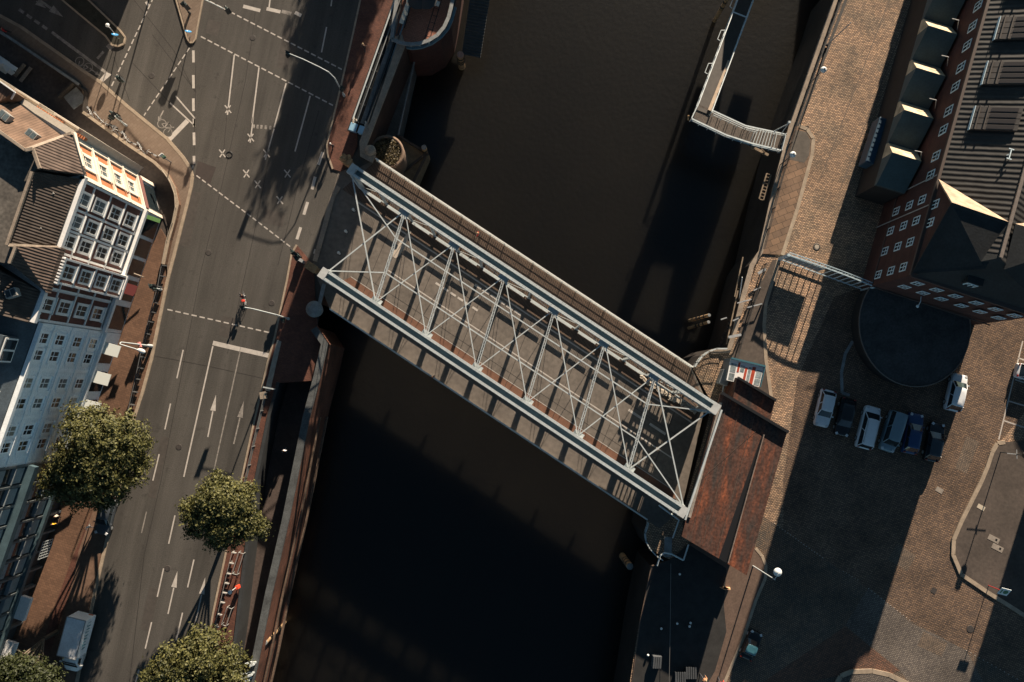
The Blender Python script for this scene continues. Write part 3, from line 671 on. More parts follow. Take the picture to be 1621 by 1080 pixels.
# stone piers with ornaments at the west portals
OCHRE = mat('ochre_stone', (.34, .20, .10), .8, var=.35, scale=2.5, bump=.4)
for c, lab in (((499, 427), 'ochre carved stone pier beside the street at the near truss end'), ((553, 261), 'ochre carved stone pier beside the bollards at the far truss end')):
    q = P(*c); t_ = thing('stone_pier', lab, 'pier', q)
    m = MB(); m.box(q, 1.15, .75, 2.0, BANG); m.build('shaft', OCHRE, t_, .05)
    m = MB(); m.box(q + Vector((0, 0, 2.0)), 1.35, .9, .25, BANG)
    for k in range(5): m.ball(q + Vector((random.uniform(-.5, .5), random.uniform(-.3, .3), 2.3 + random.random() * .15)), .17 + random.random() * .1, 8, 5)
    m.build('carved_cap', OCHRE, t_, .04)
# bearing boxes at the truss feet
for s_, t_, l in ((.6, -.9, 'west'), ):
    pass
# bollards across the west mouth
bl = thing('bollard', 'northernmost pale round bollard across the shaded bridge mouth', 'bollard', P(561, 334), 'bollards across the bridge mouth')
q = P(561, 334); MB().lathe((q.x, q.y, 0), [(.13, .03), (.12, .75), (.16, .77), (.17, .84), (.1, .92), (.01, .94)], 14).build('post', mat('bollard_white', (.6, .6, .58), .6), bl)
MB().lathe((q.x, q.y, 0), [(.2, .03), (.2, .08)], 14).build('base', STEELD, bl)
dup(bl, P(549, 368), 0, 'middle pale round bollard across the shaded bridge mouth'); dup(bl, P(538, 402), 0, 'southernmost pale round bollard across the shaded bridge mouth')
# pipe over the west pillar
pp = thing('handrail_ramp', 'blue-grey steel channel between round pillar and near truss end', 'railing', P(505, 480))
MB().bar(P(505, 484, 1.0), P(513, 450, 1.0), .42, .12).bar(P(505, 484, .5), P(513, 450, .5), .12, 1.0).build('channel', GRANITE, pp)
# ================================================================ buildings
def slopemat(name, col, direction, period=.34, depth=.55, col2=None, rough=.8):
    """tiled or seamed roof: bands running along the slope"""
    if name in MATS: return MATS[name]
    m = bpy.data.materials.new(name); m.use_nodes = True
    nt = m.node_tree; N = nt.nodes; L = nt.links; b = N['Principled BSDF']; b.inputs['Roughness'].default_value = rough
    b.inputs['Specular IOR Level'].default_value = .3
    tc = N.new('ShaderNodeTexCoord'); mp = N.new('ShaderNodeMapping'); L.new(tc.outputs['Object'], mp.inputs['Vector'])
    mp.inputs['Rotation'].default_value = (0, 0, -direction)
    wv = N.new('ShaderNodeTexWave'); wv.wave_type = 'BANDS'; wv.bands_direction = 'Y'; L.new(mp.outputs['Vector'], wv.inputs['Vector'])
    wv.inputs['Scale'].default_value = .314 / period; wv.inputs['Distortion'].default_value = .6; wv.inputs['Detail'].default_value = 2; wv.inputs['Detail Scale'].default_value = 1.5
    ns = N.new('ShaderNodeTexNoise'); L.new(tc.outputs['Object'], ns.inputs['Vector']); ns.inputs['Scale'].default_value = 1.1; ns.inputs['Detail'].default_value = 6
    rp = N.new('ShaderNodeValToRGB'); L.new(ns.outputs['Fac'], rp.inputs['Fac'])
    c2 = col2 or tuple(c * 1.3 for c in col)
    rp.color_ramp.elements[0].position = .35; rp.color_ramp.elements[1].position = .65
    rp.color_ramp.elements[0].color = (*[c * .75 for c in col], 1); rp.color_ramp.elements[1].color = (*c2, 1)
    L.new(rp.outputs['Color'], b.inputs['Base Color'])
    bp = N.new('ShaderNodeBump'); bp.inputs['Strength'].default_value = depth; bp.inputs['Distance'].default_value = .09
    L.new(wv.outputs['Fac'], bp.inputs['Height']); L.new(bp.outputs['Normal'], b.inputs['Normal'])
    MATS[name] = m; return m

class Facade:
    def __init__(s, A, B, flip=False):
        s.A = Vector((A[0], A[1], 0)); B = Vector((B[0], B[1], 0)); s.len = (B - s.A).length; s.u = (B - s.A).normalized()
        s.n = Vector((-s.u.y, s.u.x, 0)) * (-1 if flip else 1)
    def p(s, u, z, o=0.0): return s.A + s.u * u + s.n * o + Vector((0, 0, z))
    def box(s, m, u0, u1, z0, z1, o0, o1):
        vs = [s.p(u, z, o) for o in (o0, o1) for u, z in ((u0, z0), (u1, z0), (u1, z1), (u0, z1))]
        return m.add(vs, [(0, 1, 2, 3), (7, 6, 5, 4), (0, 4, 5, 1), (1, 5, 6, 2), (2, 6, 7, 3), (3, 7, 4, 0)])
def window(F, parent, u, z, w, h, o=0.0, sur=.18, depth=.14, frame=None, glass=None, bars=(1, 1), hood=False, sashm=None, sill=True):
    """window part (surround, sash) with its pane as a sub-part; u, z is the centre"""
    m = MB(); a, b, c, d = u - w / 2, u + w / 2, z - h / 2, z + h / 2
    F.box(m, a - sur, a, c - sur, d + sur, o, o + depth); F.box(m, b, b + sur, c - sur, d + sur, o, o + depth)
    F.box(m, a, b, d, d + sur, o, o + depth)
    F.box(m, a, b, c - sur, c, o, o + depth)
    if sill: F.box(m, a - sur - .08, b + sur + .08, c - sur - .1, c - sur, o, o + depth + .14)
    if hood: F.box(m, a - sur - .12, b + sur + .12, d + sur, d + sur + .14, o, o + depth + .22); F.box(m, a - sur - .02, b + sur + .02, d + sur + .14, d + sur + .30, o, o + .10)
    t = .06
    F.box(m, a, a + t, c, d, o, o + .07); F.box(m, b - t, b, c, d, o, o + .07); F.box(m, a + t, b - t, c, c + t, o, o + .07); F.box(m, a + t, b - t, d - t, d, o, o + .07)
    for k in range(bars[0]): q = a + (b - a) * (k + 1) / (bars[0] + 1); F.box(m, q - .035, q + .035, c + t, d - t, o + .012, o + .07)
    for k in range(bars[1]):
        q = c + (d - c) * (.60 if bars[1] == 1 else (k + 1) / (bars[1] + 1)); F.box(m, a + t, b - t, q - .035, q + .035, o + .008, o + .066)
    wo = m.build('window', frame or WFRAME, parent)
    g = MB(); F.box(g, a + .01, b - .01, c + .01, d - .01, o + .002, o + .035); g.build('pane', glass or GLASS, wo)
    return wo
def solid_roof(pts, base, m, parent, name='roof'):
    mb = MB(); n = len(pts)
    pts = [Vector(p) for p in pts]
    ar = sum(pts[i].x * pts[(i + 1) % n].y - pts[(i + 1) % n].x * pts[i].y for i in range(n))
    if ar < 0: pts = list(reversed(pts))
    vs = pts + [Vector((p.x, p.y, base)) for p in pts]
    mb.add(vs, [tuple(range(n)), tuple(reversed(range(n, 2 * n)))] + [(i, n + i, n + (i + 1) % n, (i + 1) % n) for i in range(n)])
    return mb.build(name, m, parent)

SE_A = P(126, 282, 18); SE_B = P(45, 511, 18)
FS = Facade(SE_A, SE_B)                       # shared street front, faces the street
CH_B = P(110, 214, 18)
FC = Facade(SE_A, CH_B, True)                 # canted corner
FN = Facade(CH_B, P(19, 157, 18), True)       # side-street front
b1 = thing('corner_building', 'maroon brick corner house with white window surrounds and ribbed tile roofs', 'building', SE_A * .0 + Vector((SE_A.x - 5, SE_A.y - 4, 0)))
nend = FN.p(22, 0); send = FS.p(14.0, 0)
core = [(p.x, p.y) for p in (FS.p(0, 0, -.02), send - FS.n * .02, send - FS.n * 14, FN.p(22, 0, -13), nend, FC.p(FC.len, 0, -.02))]
MB().prism(core, -.5, 17.9).build('wall', WHITE, b1)
m = MB()
for (a, c) in ((.15, 10.7), (10.9, 13.9)):
    for z0, z1 in ((5.2, 8.45), (8.75, 11.7), (12.0, 15.0), (15.3, 17.6)): FS.box(m, a, c, z0, z1, 0, .05)
m.build('brick_panel', MAROON, b1)
m = MB()
for u in (0, 2.75, 4.85, 7.1, 10.55, 13.7): FS.box(m, u, u + .22, 4.7, 17.9, 0, .12)
for z in (4.55, 8.5, 11.75, 15.05): FS.box(m, 0, 14, z, z + .14, 0, .12)
for z in (4.55,): FS.box(m, -.1, 14, z, z + .45, .2, .55)
FS.box(m, -.25, 14.1, 17.6, 18.05, 0, .55)
k = .1
while k < 13.9: FS.box(m, k, k + .16, 17.35, 17.6, .16, .45); k += .36
m.build('cornice', WHITE, b1)
for u in (1.7, 3.95, 5.95): 
    for z in (16.35, 13.35, 10.1, 6.9): window(FS, b1, u, z, 1.15, 1.85, .05, sur=.20, depth=.10, hood=(z > 16), bars=(1, 1), glass=GLASSB if (u, z) in ((1.7, 16.35), (1.7, 13.35), (3.95, 16.35)) else GLASS)
for z in (16.35, 13.35, 10.1, 6.9): window(FS, b1, 12.25, z, 1.15, 1.8, .05, sur=.22, depth=.10, bars=(1, 1))
# projecting bay
m = MB(); FS.box(m, 7.6, 10.0, 4.8, 17.3, 0, .75); bay = m.build('bay', MAROON, b1)
m = MB()
for u in (7.5, 9.86): FS.box(m, u, u + .2, 4.8, 17.5, 0, .9)
for z in (4.8, 17.2): FS.box(m, 7.45, 10.17, z, z + .3, 0, 1.0)
for z in (8.0, 11.2, 14.4): FS.box(m, 7.5, 10.12, z, z + .14, 0, .86)
k = 7.5
while k < 10.1: FS.box(m, k, k + .14, 17.5, 17.75, .5, 1.15); k += .3
m.build('bay_trim', WHITE, bay)
for z in (15.9, 12.8, 9.7, 6.6): window(FS, b1, 8.8, z, 1.2, 1.8, .75, sur=.16, depth=.08, bars=(1, 1))
m = MB()
for u0, u1 in ((.3, 2.6), (3.0, 5.0), (5.4, 7.3), (7.8, 10.2), (10.9, 13.6)): FS.box(m, u0, u1, .4, 4.2, 0, .06)
m.build('shop_window', GLASS, b1)
AWN = mat('awning_white', (.6, .62, .58), .7); AWG = mat('awning_green', (.10, .22, .06), .7)
for u0, u1, mm in ((.3, .75, AWG), (8.2, 9.4, mat('awning_red', (.13, .022, .02), .7))):
    m = MB(); a, b, c, d = FS.p(u0, 4.1, .1), FS.p(u1, 4.1, .1), FS.p(u1, 3.3, 1.5), FS.p(u0, 3.3, 1.5)
    m.add([a, b, c, d] + [q - Vector((0, 0, .06)) for q in (a, b, c, d)], [(0, 3, 2, 1), (4, 5, 6, 7), (2, 3, 7, 6), (0, 1, 5, 4), (0, 4, 7, 3), (1, 2, 6, 5)])
    m.build('awning', mm, b1)
# canted corner and side front
cl = FC.len
m = MB()
for z0, z1 in ((4.9, 6.0), (8.1, 9.1), (11.2, 12.2), (14.4, 15.3), (17.1, 17.6)): FC.box(m, .5, cl - .5, z0, z1, 0, .05)
for z0, z1 in ((6.0, 8.1), (9.1, 11.2), (12.2, 14.4), (15.3, 17.1)):
    FC.box(m, .5, 1.15, z0, z1, 0, .045); FC.box(m, cl - 1.15, cl - .5, z0, z1, 0, .045)
m.build('render_panel', TERRA, b1)
m = MB()
for u in (0, cl - .4): FC.box(m, u, u + .4, 0, 17.9, 0, .2)
for z in (4.5, 7.9, 11.0, 14.2): FC.box(m, 0, cl, z, z + .25, 0, .26)
FC.box(m, -.2, cl + .2, 17.6, 18.05, 0, .5)
m.build('corner_trim', CREAM, b1)
for z in (15.9, 12.9, 9.9, 6.9): window(FC, b1, cl / 2, z, 1.05, 1.7, .05, sur=.34, frame=CREAM, hood=True, glass=GLASSB)
m = MB(); FC.box(m, .7, cl - .7, .3, 3.6, 0, .06); m.build('shop_window', GLASS, b1)
m = MB(); FC.box(m, .3, cl - .3, 3.7, 4.4, 0, .3); m.build('shop_sign', mat('dusty_pink_sign', (.22, .10, .085), .7), b1)
m = MB()
for z in (4.6, 8.0, 11.2, 14.4): FN.box(m, 0, 22, z, z + .25, 0, .22)
FN.box(m, -.1, 22, 17.3, 18.0, 0, .6)
for u in (0, 4.5, 9, 13.5, 18): FN.box(m, u, u + 2.6, 4, 17.3, 0, .9); FN.box(m, u - .1, u + 2.7, 4, 17.5, .9, 1.05)
m.build('side_front', mat('sandy_stucco', (.55, .48, .39), .8, var=.08, scale=.6), b1)
m = MB()
for k in range(12): FN.box(m, 1.5 + k * .25, 1.64 + k * .25, 17.3, 17.62, .62, .72)
for k in range(5): FN.box(m, -1.0 + k * .25, -.88 + k * .25, 16.9, 17.4, .3, .6)
m.build('dentil', TERRA, b1)
ROOFT = slopemat('brown_roof_tiles', (.135, .085, .058), math.atan2(FN.u.y, FN.u.x) + math.pi / 2, .28, .7)
ROOFT2 = slopemat('ribbed_roof_tiles', (.085, .060, .048), math.atan2(FS.n.y, FS.n.x), .28, .8)
ROOFD = slopemat('dark_roof_tiles', (.06, .046, .038), math.atan2(FS.n.y, FS.n.x), .28, .7)
FLATR = mat('roofing_felt', (.10, .088, .075), .9, var=.4, scale=.35, bump=.3)
solid_roof([P(19, 155, 18.15), P(101, 216, 18.15), P(41, 238, 21.3), P(-60, 165, 21.3), P(-90, 75, 18.15)], 17.6, ROOFT, b1)
solid_roof([P(114, 211, 18.16), P(133, 276, 18.16), P(63, 266, 21.2), P(52, 236, 21.2)], 17.6, ROOFT2, b1)
solid_roof([P(126, 283, 18.17), P(89, 387, 18.17), P(11, 387, 21.2), P(51, 271, 21.2)], 17.6, ROOFD, b1)
solid_roof([P(97, 392, 18.4), P(73, 463, 18.4), P(15, 417, 20.8), P(25, 390, 21.4)], 17.6, ROOFT2, b1)
solid_roof([P(63, 461, 18.18), P(44, 511, 18.18), P(-40, 487, 21.2), P(-40, 408, 21.2)], 17.6, ROOFD, b1)
MB().prism([(p.x, p.y) for p in px([(-90, 180), (41, 237), (56, 250), (63, 266), (50, 272), (11, 388), (24, 395), (14, 418), (-70, 400)], 20.4)], 17.8, 20.4).build('flat_roof', FLATR, b1)
m = MB()
for a, b in (((101, 216), (41, 238)), ((114, 211), (101, 216)), ((41, 238), (52, 236))): m.bar(P(*a, 18.3 if a[0] > 60 else 21.4), P(*b, 21.4 if b[0] < 60 else 18.3), .30, .22)
for a, b in (((41, 238), (-60, 166)), ((52, 236), (63, 267)), ((51, 272), (11, 388)), ((11, 388), (92, 392)), ((25, 391), (15, 417))): m.bar(P(*a, 21.35), P(*b, 21.35 if b[0] != 92 else 18.3), .26, .2)
m.build('roof_edge', STONE, b1)
m = MB()
for a, b in (((126, 283), (89, 387)), ((97, 392), (73, 463)), ((63, 461), (44, 511))): m.bar(P(*a, 18.1), P(*b, 18.1), .16, .16)
m.bar(P(133, 276, 18.12), P(114, 211, 18.12), .16, .16); m.bar(P(101, 216, 18.12), P(19, 155, 18.12), .2, .2)
m.build('gutter', STEELD, b1)
for c, z in (((6, 183), 20.6), ((49, 213), 20.2), ((75, 304), 19.6), ((55, 359), 19.6), ((17, 464), 19.8)):
    q = P(*c, z - .12); m = MB(); m.box(q - Vector((0, 0, .6)), 1.05, .75, .65, R(-38 if c[1] < 240 else 20)); w_ = m.build('skylight', mat('skylight_frame', (.30, .29, .27), .6), b1)
    m = MB()
    for e in (-.24, .24):
        a = R(-38 if c[1] < 240 else 20); m.box(q + Vector((math.cos(a) * e, math.sin(a) * e, .05)), .40, .6, .02, a)
    m.build('pane', GLASSB if c[1] < 240 else GLASS, w_)
solid_roof([P(-20, 118, 19.6), P(0, 128, 19.6), P(23, 146, 19.6), P(17, 156, 19.2), P(-5, 163, 19.4), P(-40, 150, 19.6)], 17.7, ROOFT, b1, 'dormer_roof')
MB().bar(P(-10, 122, 19.7), P(24, 146, 19.7), .12, .12).bar(P(24, 146, 19.7), P(18, 157, 19.3), .12, .12).build('roof_edge', WFRAME, b1)

# ---- pale stuccoed house
b2 = thing('stucco_building', 'pale grey stucco house with plain windows between maroon house and big tree', 'building', FS.p(21, 0, -6))
u0, u1 = 14.05, 28.6
m = MB(); FS.box(m, u0, u1, -.5, 16.3, -12, 0); m.build('wall', PALEB, b2)
m = MB()
FS.box(m, u0, u1, 16.05, 16.45, 0, .45); FS.box(m, u0, u1, 15.75, 16.05, 0, .22)
for z in (4.35, 7.25, 10.4, 13.6): FS.box(m, u0, u1, z, z + .16, 0, .12)
for k in range(28): FS.box(m, u0, u1, 4.6 + k * .4, 4.63 + k * .4, 0, .022)
for u in (14.05, 18.5, 23.4, 28.25): FS.box(m, u, u + .35, 4.4, 15.75, 0, .04)
for z in (4.0,): FS.box(m, u0, u1, z, z + .35, 0, .5)
m.build('cornice', PALEB, b2)
for u in (15.52, 17.22, 20.02, 22.1, 24.85, 26.5):
    for z in (15.05, 12.2, 8.95, 5.75):
        window(FS, b2, u, z - .1, 1.05, 1.45, .02, sur=.17, depth=.09, frame=PALEB, bars=(1, 1), glass=random.choice((GLASS, GLASS, GLASS, GLASSB, mat('blind_glass', (.24, .23, .19), .4, var=.1, scale=1), mat('dim_glass', (.045, .055, .06), .12))))
        m = MB(); FS.box(m, u + .66, u + .92, z - .7, z + .6, .02, .07); m.build('shutter', PALEB, b2)
for u in (15.3, 18.6, 21.9, 25.2):
    m = MB(); FS.box(m, u, u + 2.3, .4, 3.6, 0, .05); m.build('shop_window', GLASS, b2)
    m = MB(); a, b, c, d = FS.p(u - .2, 3.95, .1), FS.p(u + 1.1, 3.95, .1), FS.p(u + 1.1, 3.2, 1.9), FS.p(u - .2, 3.2, 1.9)
    m.add([a, b, c, d] + [q - Vector((0, 0, .08)) for q in (a, b, c, d)], [(0, 3, 2, 1), (4, 5, 6, 7), (2, 3, 7, 6), (0, 1, 5, 4), (0, 4, 7, 3), (1, 2, 6, 5)])
    m.build('awning', AWN, b2)
BLUER = mat('blue_slate', (.065, .085, .10), .7, var=.25, scale=.8)
m = MB()
a, b, c, d = FS.p(u0, 16.45, -.1), FS.p(u1, 16.45, -.1), FS.p(u1, 19.6, -5), FS.p(u0, 19.6, -5)
m.add([a, b, c, d, FS.p(u0, 16.3, -12), FS.p(u1, 16.3, -12), FS.p(u1, 16.3, -.1), FS.p(u0, 16.3, -.1)], [(0, 1, 2, 3), (3, 2, 5, 4), (0, 7, 6, 1), (1, 6, 5, 2), (0, 3, 4, 7)])
m.build('roof', BLUER, b2)
for u in (17.2, 22.3, 26.6):
    m = MB(); FS.box(m, u - 1.3, u + 1.3, 16.6, 19.2, -4.2, -1.0); do = m.build('dormer', BLUER, b2)
    m = MB(); FS.box(m, u - 1.15, u + 1.15, 17.0, 18.9, -1.0, -.9); 
    fr = m.build('dormer_window', WFRAME, do)
for u in (17.2, 22.3, 26.6):
    m = MB()
    for e in (-.55, .55): FS.box(m, u + e - .45, u + e + .45, 17.15, 18.75, -.9, -.87)
    m.build('dormer_pane', GLASS, b2)

# ---- dark panelled house
b3 = thing('panel_building', 'dark house with grey spandrel panels behind the big street tree', 'building', FS.p(44, 0, -6))
PAN = mat('grey_panel', (.22, .25, .26), .6, var=.15, scale=.7); PIER = mat('blue_pier', (.05, .085, .10), .6, var=.2, scale=1); DK = mat('dark_cladding', (.035, .038, .04), .7, var=.2, scale=1)
u0, u1 = 28.65, 70
m = MB(); FS.box(m, u0, u1, -.5, 15, -12, -.3); m.build('wall', DK, b3)
u = u0
while u < u1 - 1:
    for z in (3.9, 7.1, 10.3, 13.4):
        m = MB(); FS.box(m, u + .25, u + 1.85, z, z + 1.55, -.3, .05); FS.box(m, u + .2, u + 1.9, z + 1.55, z + 1.68, -.3, .22); m.build('spandrel_panel', PAN, b3)
        m = MB(); FS.box(m, u + .3, u + 1.8, z + 1.8, z + 3.0, -.3, -.12); m.build('window_pane', GLASS, b3)
    u += 2.15
m = MB()
u = u0
while u < u1: FS.box(m, u - .12, u + .12, 0, 15, -.3, .18); u += 2.15
m.build('pier', mat('grey_pier', (.10, .115, .12), .6, var=.2, scale=1), b3)
m = MB(); FS.box(m, u0, u1, 9.4, 10.1, -.3, .9); FS.box(m, u0, u1, 3.2, 3.75, -.3, .5); m.build('ledge', PIER, b3)
m = MB(); FS.box(m, 44, 46.5, 2.7, 3.2, .5, 1.6); FS.box(m, 49, 52, 2.7, 3.1, .5, 1.7); m.build('canopy', WHITE, b3)

# ================================================================ east warehouse
W0, W1, W2, W3 = P(1577, 0, 12), P(1487, 285, 12), P(1445, 435, 12), P(1597, 485, 12)
FW = Facade(W2, W1); FW2 = Facade(W2, W3, True)
if FW.n.x > 0: FW.n = -FW.n
if FW2.n.y > 0: FW2.n = -FW2.n
WB = brickmat('warehouse_brick', (.085, .034, .027), (.06, .027, .023), (.05, .032, .027), .5, .16, 0, .015, axis='wall', patch=.3, patchscale=.4)
SEAM = slopemat('seamed_metal_roof', (.026, .024, .022), math.atan2(FW.n.y, FW.n.x), .55, .55, rough=.6)
CREAMR = slopemat('sunlit_seamed_roof', (.37, .275, .19), math.atan2(FW.u.y, FW.u.x), .55, .25, rough=.7)  # sunward gable slopes, sunlight put into the pale colour
DARKR = mat('dark_flat_roof', (.016, .018, .019), .85, var=.3, scale=.5, bump=.3)
wh = thing('warehouse', 'red brick warehouse with dark seamed roof and pale gable slope beside the cobbled quay', 'building', FW.p(14, 0, -6))
LW = 60
dirE = -FW.n
def WQ(u, d, z): return FW.p(u, z, -d)
DEP = 14.0
m = MB(); m.prism([tuple(q)[:2] for q in (WQ(0, 0, 0), WQ(LW, 0, 0), WQ(LW, DEP, 0), WQ(0, DEP, 0))], -.5, 11.85); m.build('wall', WB, wh)
RZ = 16.5; RD = 5.6
m = MB()
FW.box(m, -.1, LW, 11.85, 12.15, -.2, .3); FW.box(m, 0, LW, 3.0, 3.2, 0, .1)
FW2.box(m, -.1, DEP, 11.85, 12.1, -.2, .25); FW2.box(m, 0, DEP, 3.0, 3.2, 0, .1)
m.build('eaves', mat('warehouse_trim', (.07, .05, .042), .7), wh)
# main roof
def roofpoly(pts, m_, nm='roof'): 
    return solid_roof(pts, 11.9, m_, wh, nm)
roofpoly([WQ(3.2, .0, 12.16), WQ(LW, 0, 12.16), WQ(LW, RD, RZ), WQ(3.2, RD, RZ)], SEAM)
roofpoly([WQ(2.8, RD, RZ), WQ(LW, RD, RZ), WQ(LW, DEP, 12.16), WQ(0, DEP, 12.16)], SEAM)
roofpoly([WQ(0, 0, 12.14), WQ(3.2, .0, 12.14), WQ(3.4, RD, RZ - .03), WQ(2.8, RD, RZ - .03), WQ(0, DEP, 12.14)], DARKR)
MB().bar(WQ(2.8, RD, RZ + .06), WQ(LW, RD, RZ + .06), .34, .16).build('ridge_cap', mat('ridge_metal', (.16, .13, .11), .6, var=.2, scale=3), wh)
# cross gable
GP = WQ(6.65, 0, 16.3); GN = WQ(10.2, 0, 12.2); GS = WQ(0, 0, 12.2); GR = WQ(6.4, RD - .1, 16.45)
m = MB(); m.add([GS, GN, GP, WQ(0, .4, 12.2), WQ(10.2, .4, 12.2), WQ(6.65, .4, 16.3)], [(0, 1, 2), (5, 4, 3), (1, 4, 5, 2), (0, 2, 5, 3), (0, 3, 4, 1)]); m.build('gable_wall', WB, wh)
def slab(pts, th, m_, nm):
    pts = [Vector(q) for q in pts]; nn = (pts[1] - pts[0]).cross(pts[2] - pts[0]).normalized()
    if nn.z < 0: pts.reverse(); nn = -nn
    n = len(pts); vs = pts + [q - nn * th for q in pts]
    return MB().add(vs, [tuple(range(n)), tuple(reversed(range(n, 2 * n)))] + [(i, n + i, n + (i + 1) % n, (i + 1) % n) for i in range(n)]).build(nm, m_, wh)
up = Vector((0, 0, .10))
slab([GP + up - dirE * .25, GN + up - dirE * .25, GR + up], .14, CREAMR, 'gable_roof')
slab([GP + up - dirE * .25, GR + up, WQ(1.6, RD - .6, 15.6), GS + up - dirE * .25], .14, DARKR, 'gable_roof')
# east cross gable
slab([WQ(6.4, RD + .5, 16.62), WQ(9.9, DEP - 1, 12.6), WQ(6.6, DEP - 1, 16.4)], .14, CREAMR, 'gable_roof')
slab([WQ(6.4, RD + .5, 16.62), WQ(6.6, DEP - 1, 16.4), WQ(.6, DEP - 1, 12.7), WQ(2.0, RD + 1, 15.9)], .14, DARKR, 'gable_roof')
WF = mat('pale_blue_window', (.66, .78, .82), .6)
def wwin(F, u, z, w=.85, h=1.25): window(F, wh, u, z, w, h, .0, sur=.05, depth=.05, frame=WF, bars=(1, 1), sill=False)
for u in (1.22, 4.0, 6.4, 8.75):
    for z in (3.9, 6.8, 9.45): wwin(FW, u, z)
wwin(FW, 5.47, 12.6); wwin(FW, 7.45, 12.6)
for u in (11.4, 13.55, 16.5, 18.65, 21.4, 23.6, 26.1, 28.3, 30.7, 33, 35.5): wwin(FW, u, 9.8, .95, 1.35)
for u in (1.82, 3.93, 6.0, 8.28, 10.4, 12.5):
    for z in (9.6, 6.9): wwin(FW2, u, z)
m = MB(); FW2.box(m, 4.5, 6.1, 12.2, 13.9, -1.8, -.5); m.build('roof_dormer', DARKR, wh); wo = window(FW2, wh, 5.3, 13.1, 1.0, 1.0, -.5, sur=.05, depth=.05, frame=WF, bars=(1, 1), sill=False)
# ridged skylights in the west slope
for k in range(9):
    u = 15.7 + k * 4.9
    m = MB()
    for j in range(4):
        f0, f1 = u + j * .62, u + j * .62 + .55
        a, b, c, d = WQ(f0, 1.0, 13.35), WQ(f1, 1.0, 13.35), WQ(f1, 4.3, 15.85), WQ(f0, 4.3, 15.85)
        m.add([a, b, c, d] + [WQ(f0, 1.0, 12.6), WQ(f1, 1.0, 12.6), WQ(f1, 4.3, 15.2), WQ(f0, 4.3, 15.2)], [(0, 3, 2, 1), (4, 5, 6, 7), (0, 1, 5, 4), (2, 3, 7, 6), (1, 2, 6, 5), (0, 4, 7, 3)])
    for e in (1.25, 1.85): m.bar(WQ(u - .05, e, 13.46 + (e - 1.0) * .757), WQ(u + 2.5, e, 13.46 + (e - 1.0) * .757), .12, .16)
    s_ = m.build('roof_skylight', mat('skylight_bars', (.052, .043, .038), .6, var=.2, scale=2), wh)
    m = MB()
    for j in range(4):
        f0 = u + j * .62 + .08
        a, b, c, d = WQ(f0, 2.1, 14.23), WQ(f0 + .39, 2.1, 14.23), WQ(f0 + .39, 4.0, 15.67), WQ(f0, 4.0, 15.67); m.add([a, b, c, d], [(0, 3, 2, 1)])
    m.build('pane', mat('dusty_glass', (.032, .026, .024), .4), s_)
    m = MB(); m.bar(WQ(u - .08, .92, 13.2), WQ(u + 2.5, .92, 13.2), .05, .35); m.build('front_rail', WF, s_)
# finial on the ridge and downpipes
m = MB(); q = WQ(13.2, 4.2, 15.9)
for a, b in (((-.5, 0), (.5, 0)), ((-.5, -.25), (-.5, .25)), ((.5, -.25), (.5, .25))): m.bar(q + FW.u * a[0] + dirE * a[1], q + FW.u * b[0] + dirE * b[1], .09, .09)
m.tube(q - Vector((0, 0, 1)), q, .06, 6); m.build('roof_vent', WF, wh)
m = MB(); m.tube(FW.p(7.6, .2, .15), FW.p(7.6, 11.8, .15), .06, 6); m.tube(FW.p(10.9, .2, .15), FW.p(10.9, 11.8, .15), .06, 6); m.build('downpipe', GALV, wh)
m = MB(); m.path([FW2.p(4.6, 5.3, .02), FW2.p(4.6, 5.5, .6), FW2.p(4.55, 5.4, 1.1)], .05); m.ball(FW2.p(4.55, 5.25, 1.15), .18, 8, 6, .6); m.build('wall_lamp', WF, wh)
# loading annex with a zigzag roof against the long wall
an = thing('loading_annex', 'low annex with a zigzag of dark and pale roof slopes along the warehouse wall', 'annex', FW.p(24, 0, 2))
PER = 4.95; AD = 3.6
TEAL = mat('shaded_slope_felt', (.05, .085, .095), .7, var=.15, scale=.6)  # annex slopes: shade put into this teal, sunlight into the pale one
PALER = slopemat('sunlit_slope_roof', (.50, .40, .27), math.atan2(FW.n.y, FW.n.x) + 1.57, .6, .15, rough=.7)
u = 10.4
m = MB(); FW.box(m, u, u + PER * 9 + .2, -.3, 5.2, .3, AD - .05); m.build('wall', mat('dark_timber_cladding', (.012, .012, .012), .8, var=.3, scale=1), an)
for k in range(9):
    a0 = u + k * PER; 
    z0, z1 = 5.2, 7.4
    pr = a0 + 3.2
    def seg(ua, za, ub, zb, m_, nm):
        vs = [FW.p(ua, za, .3), FW.p(ub, zb, .3), FW.p(ub, zb, AD), FW.p(ua, za, AD)]
        vs += [FW.p(ua, 5.0, .3), FW.p(ub, 5.0, .3), FW.p(ub, 5.0, AD), FW.p(ua, 5.0, AD)]
        return MB().add(vs, [(0, 3, 2, 1), (4, 5, 6, 7), (0, 1, 5, 4), (1, 2, 6, 5), (2, 3, 7, 6), (3, 0, 4, 7)]).build(nm, m_, an)
    seg(a0, z0 + .3, pr, z1, TEAL, 'dark_roof_slope'); seg(pr, z1, a0 + PER, z0 + .3, PALER, 'pale_roof_slope')
m = MB(); 
for uu in (14.2, 20.2, 25.2, 29.5): m.path([FW.p(uu, 6.5, .05), FW.p(uu, 8.2, .9), FW.p(uu - .1, 8.3, 1.7)], .05)
m.build('wall_bracket', GALV, wh)
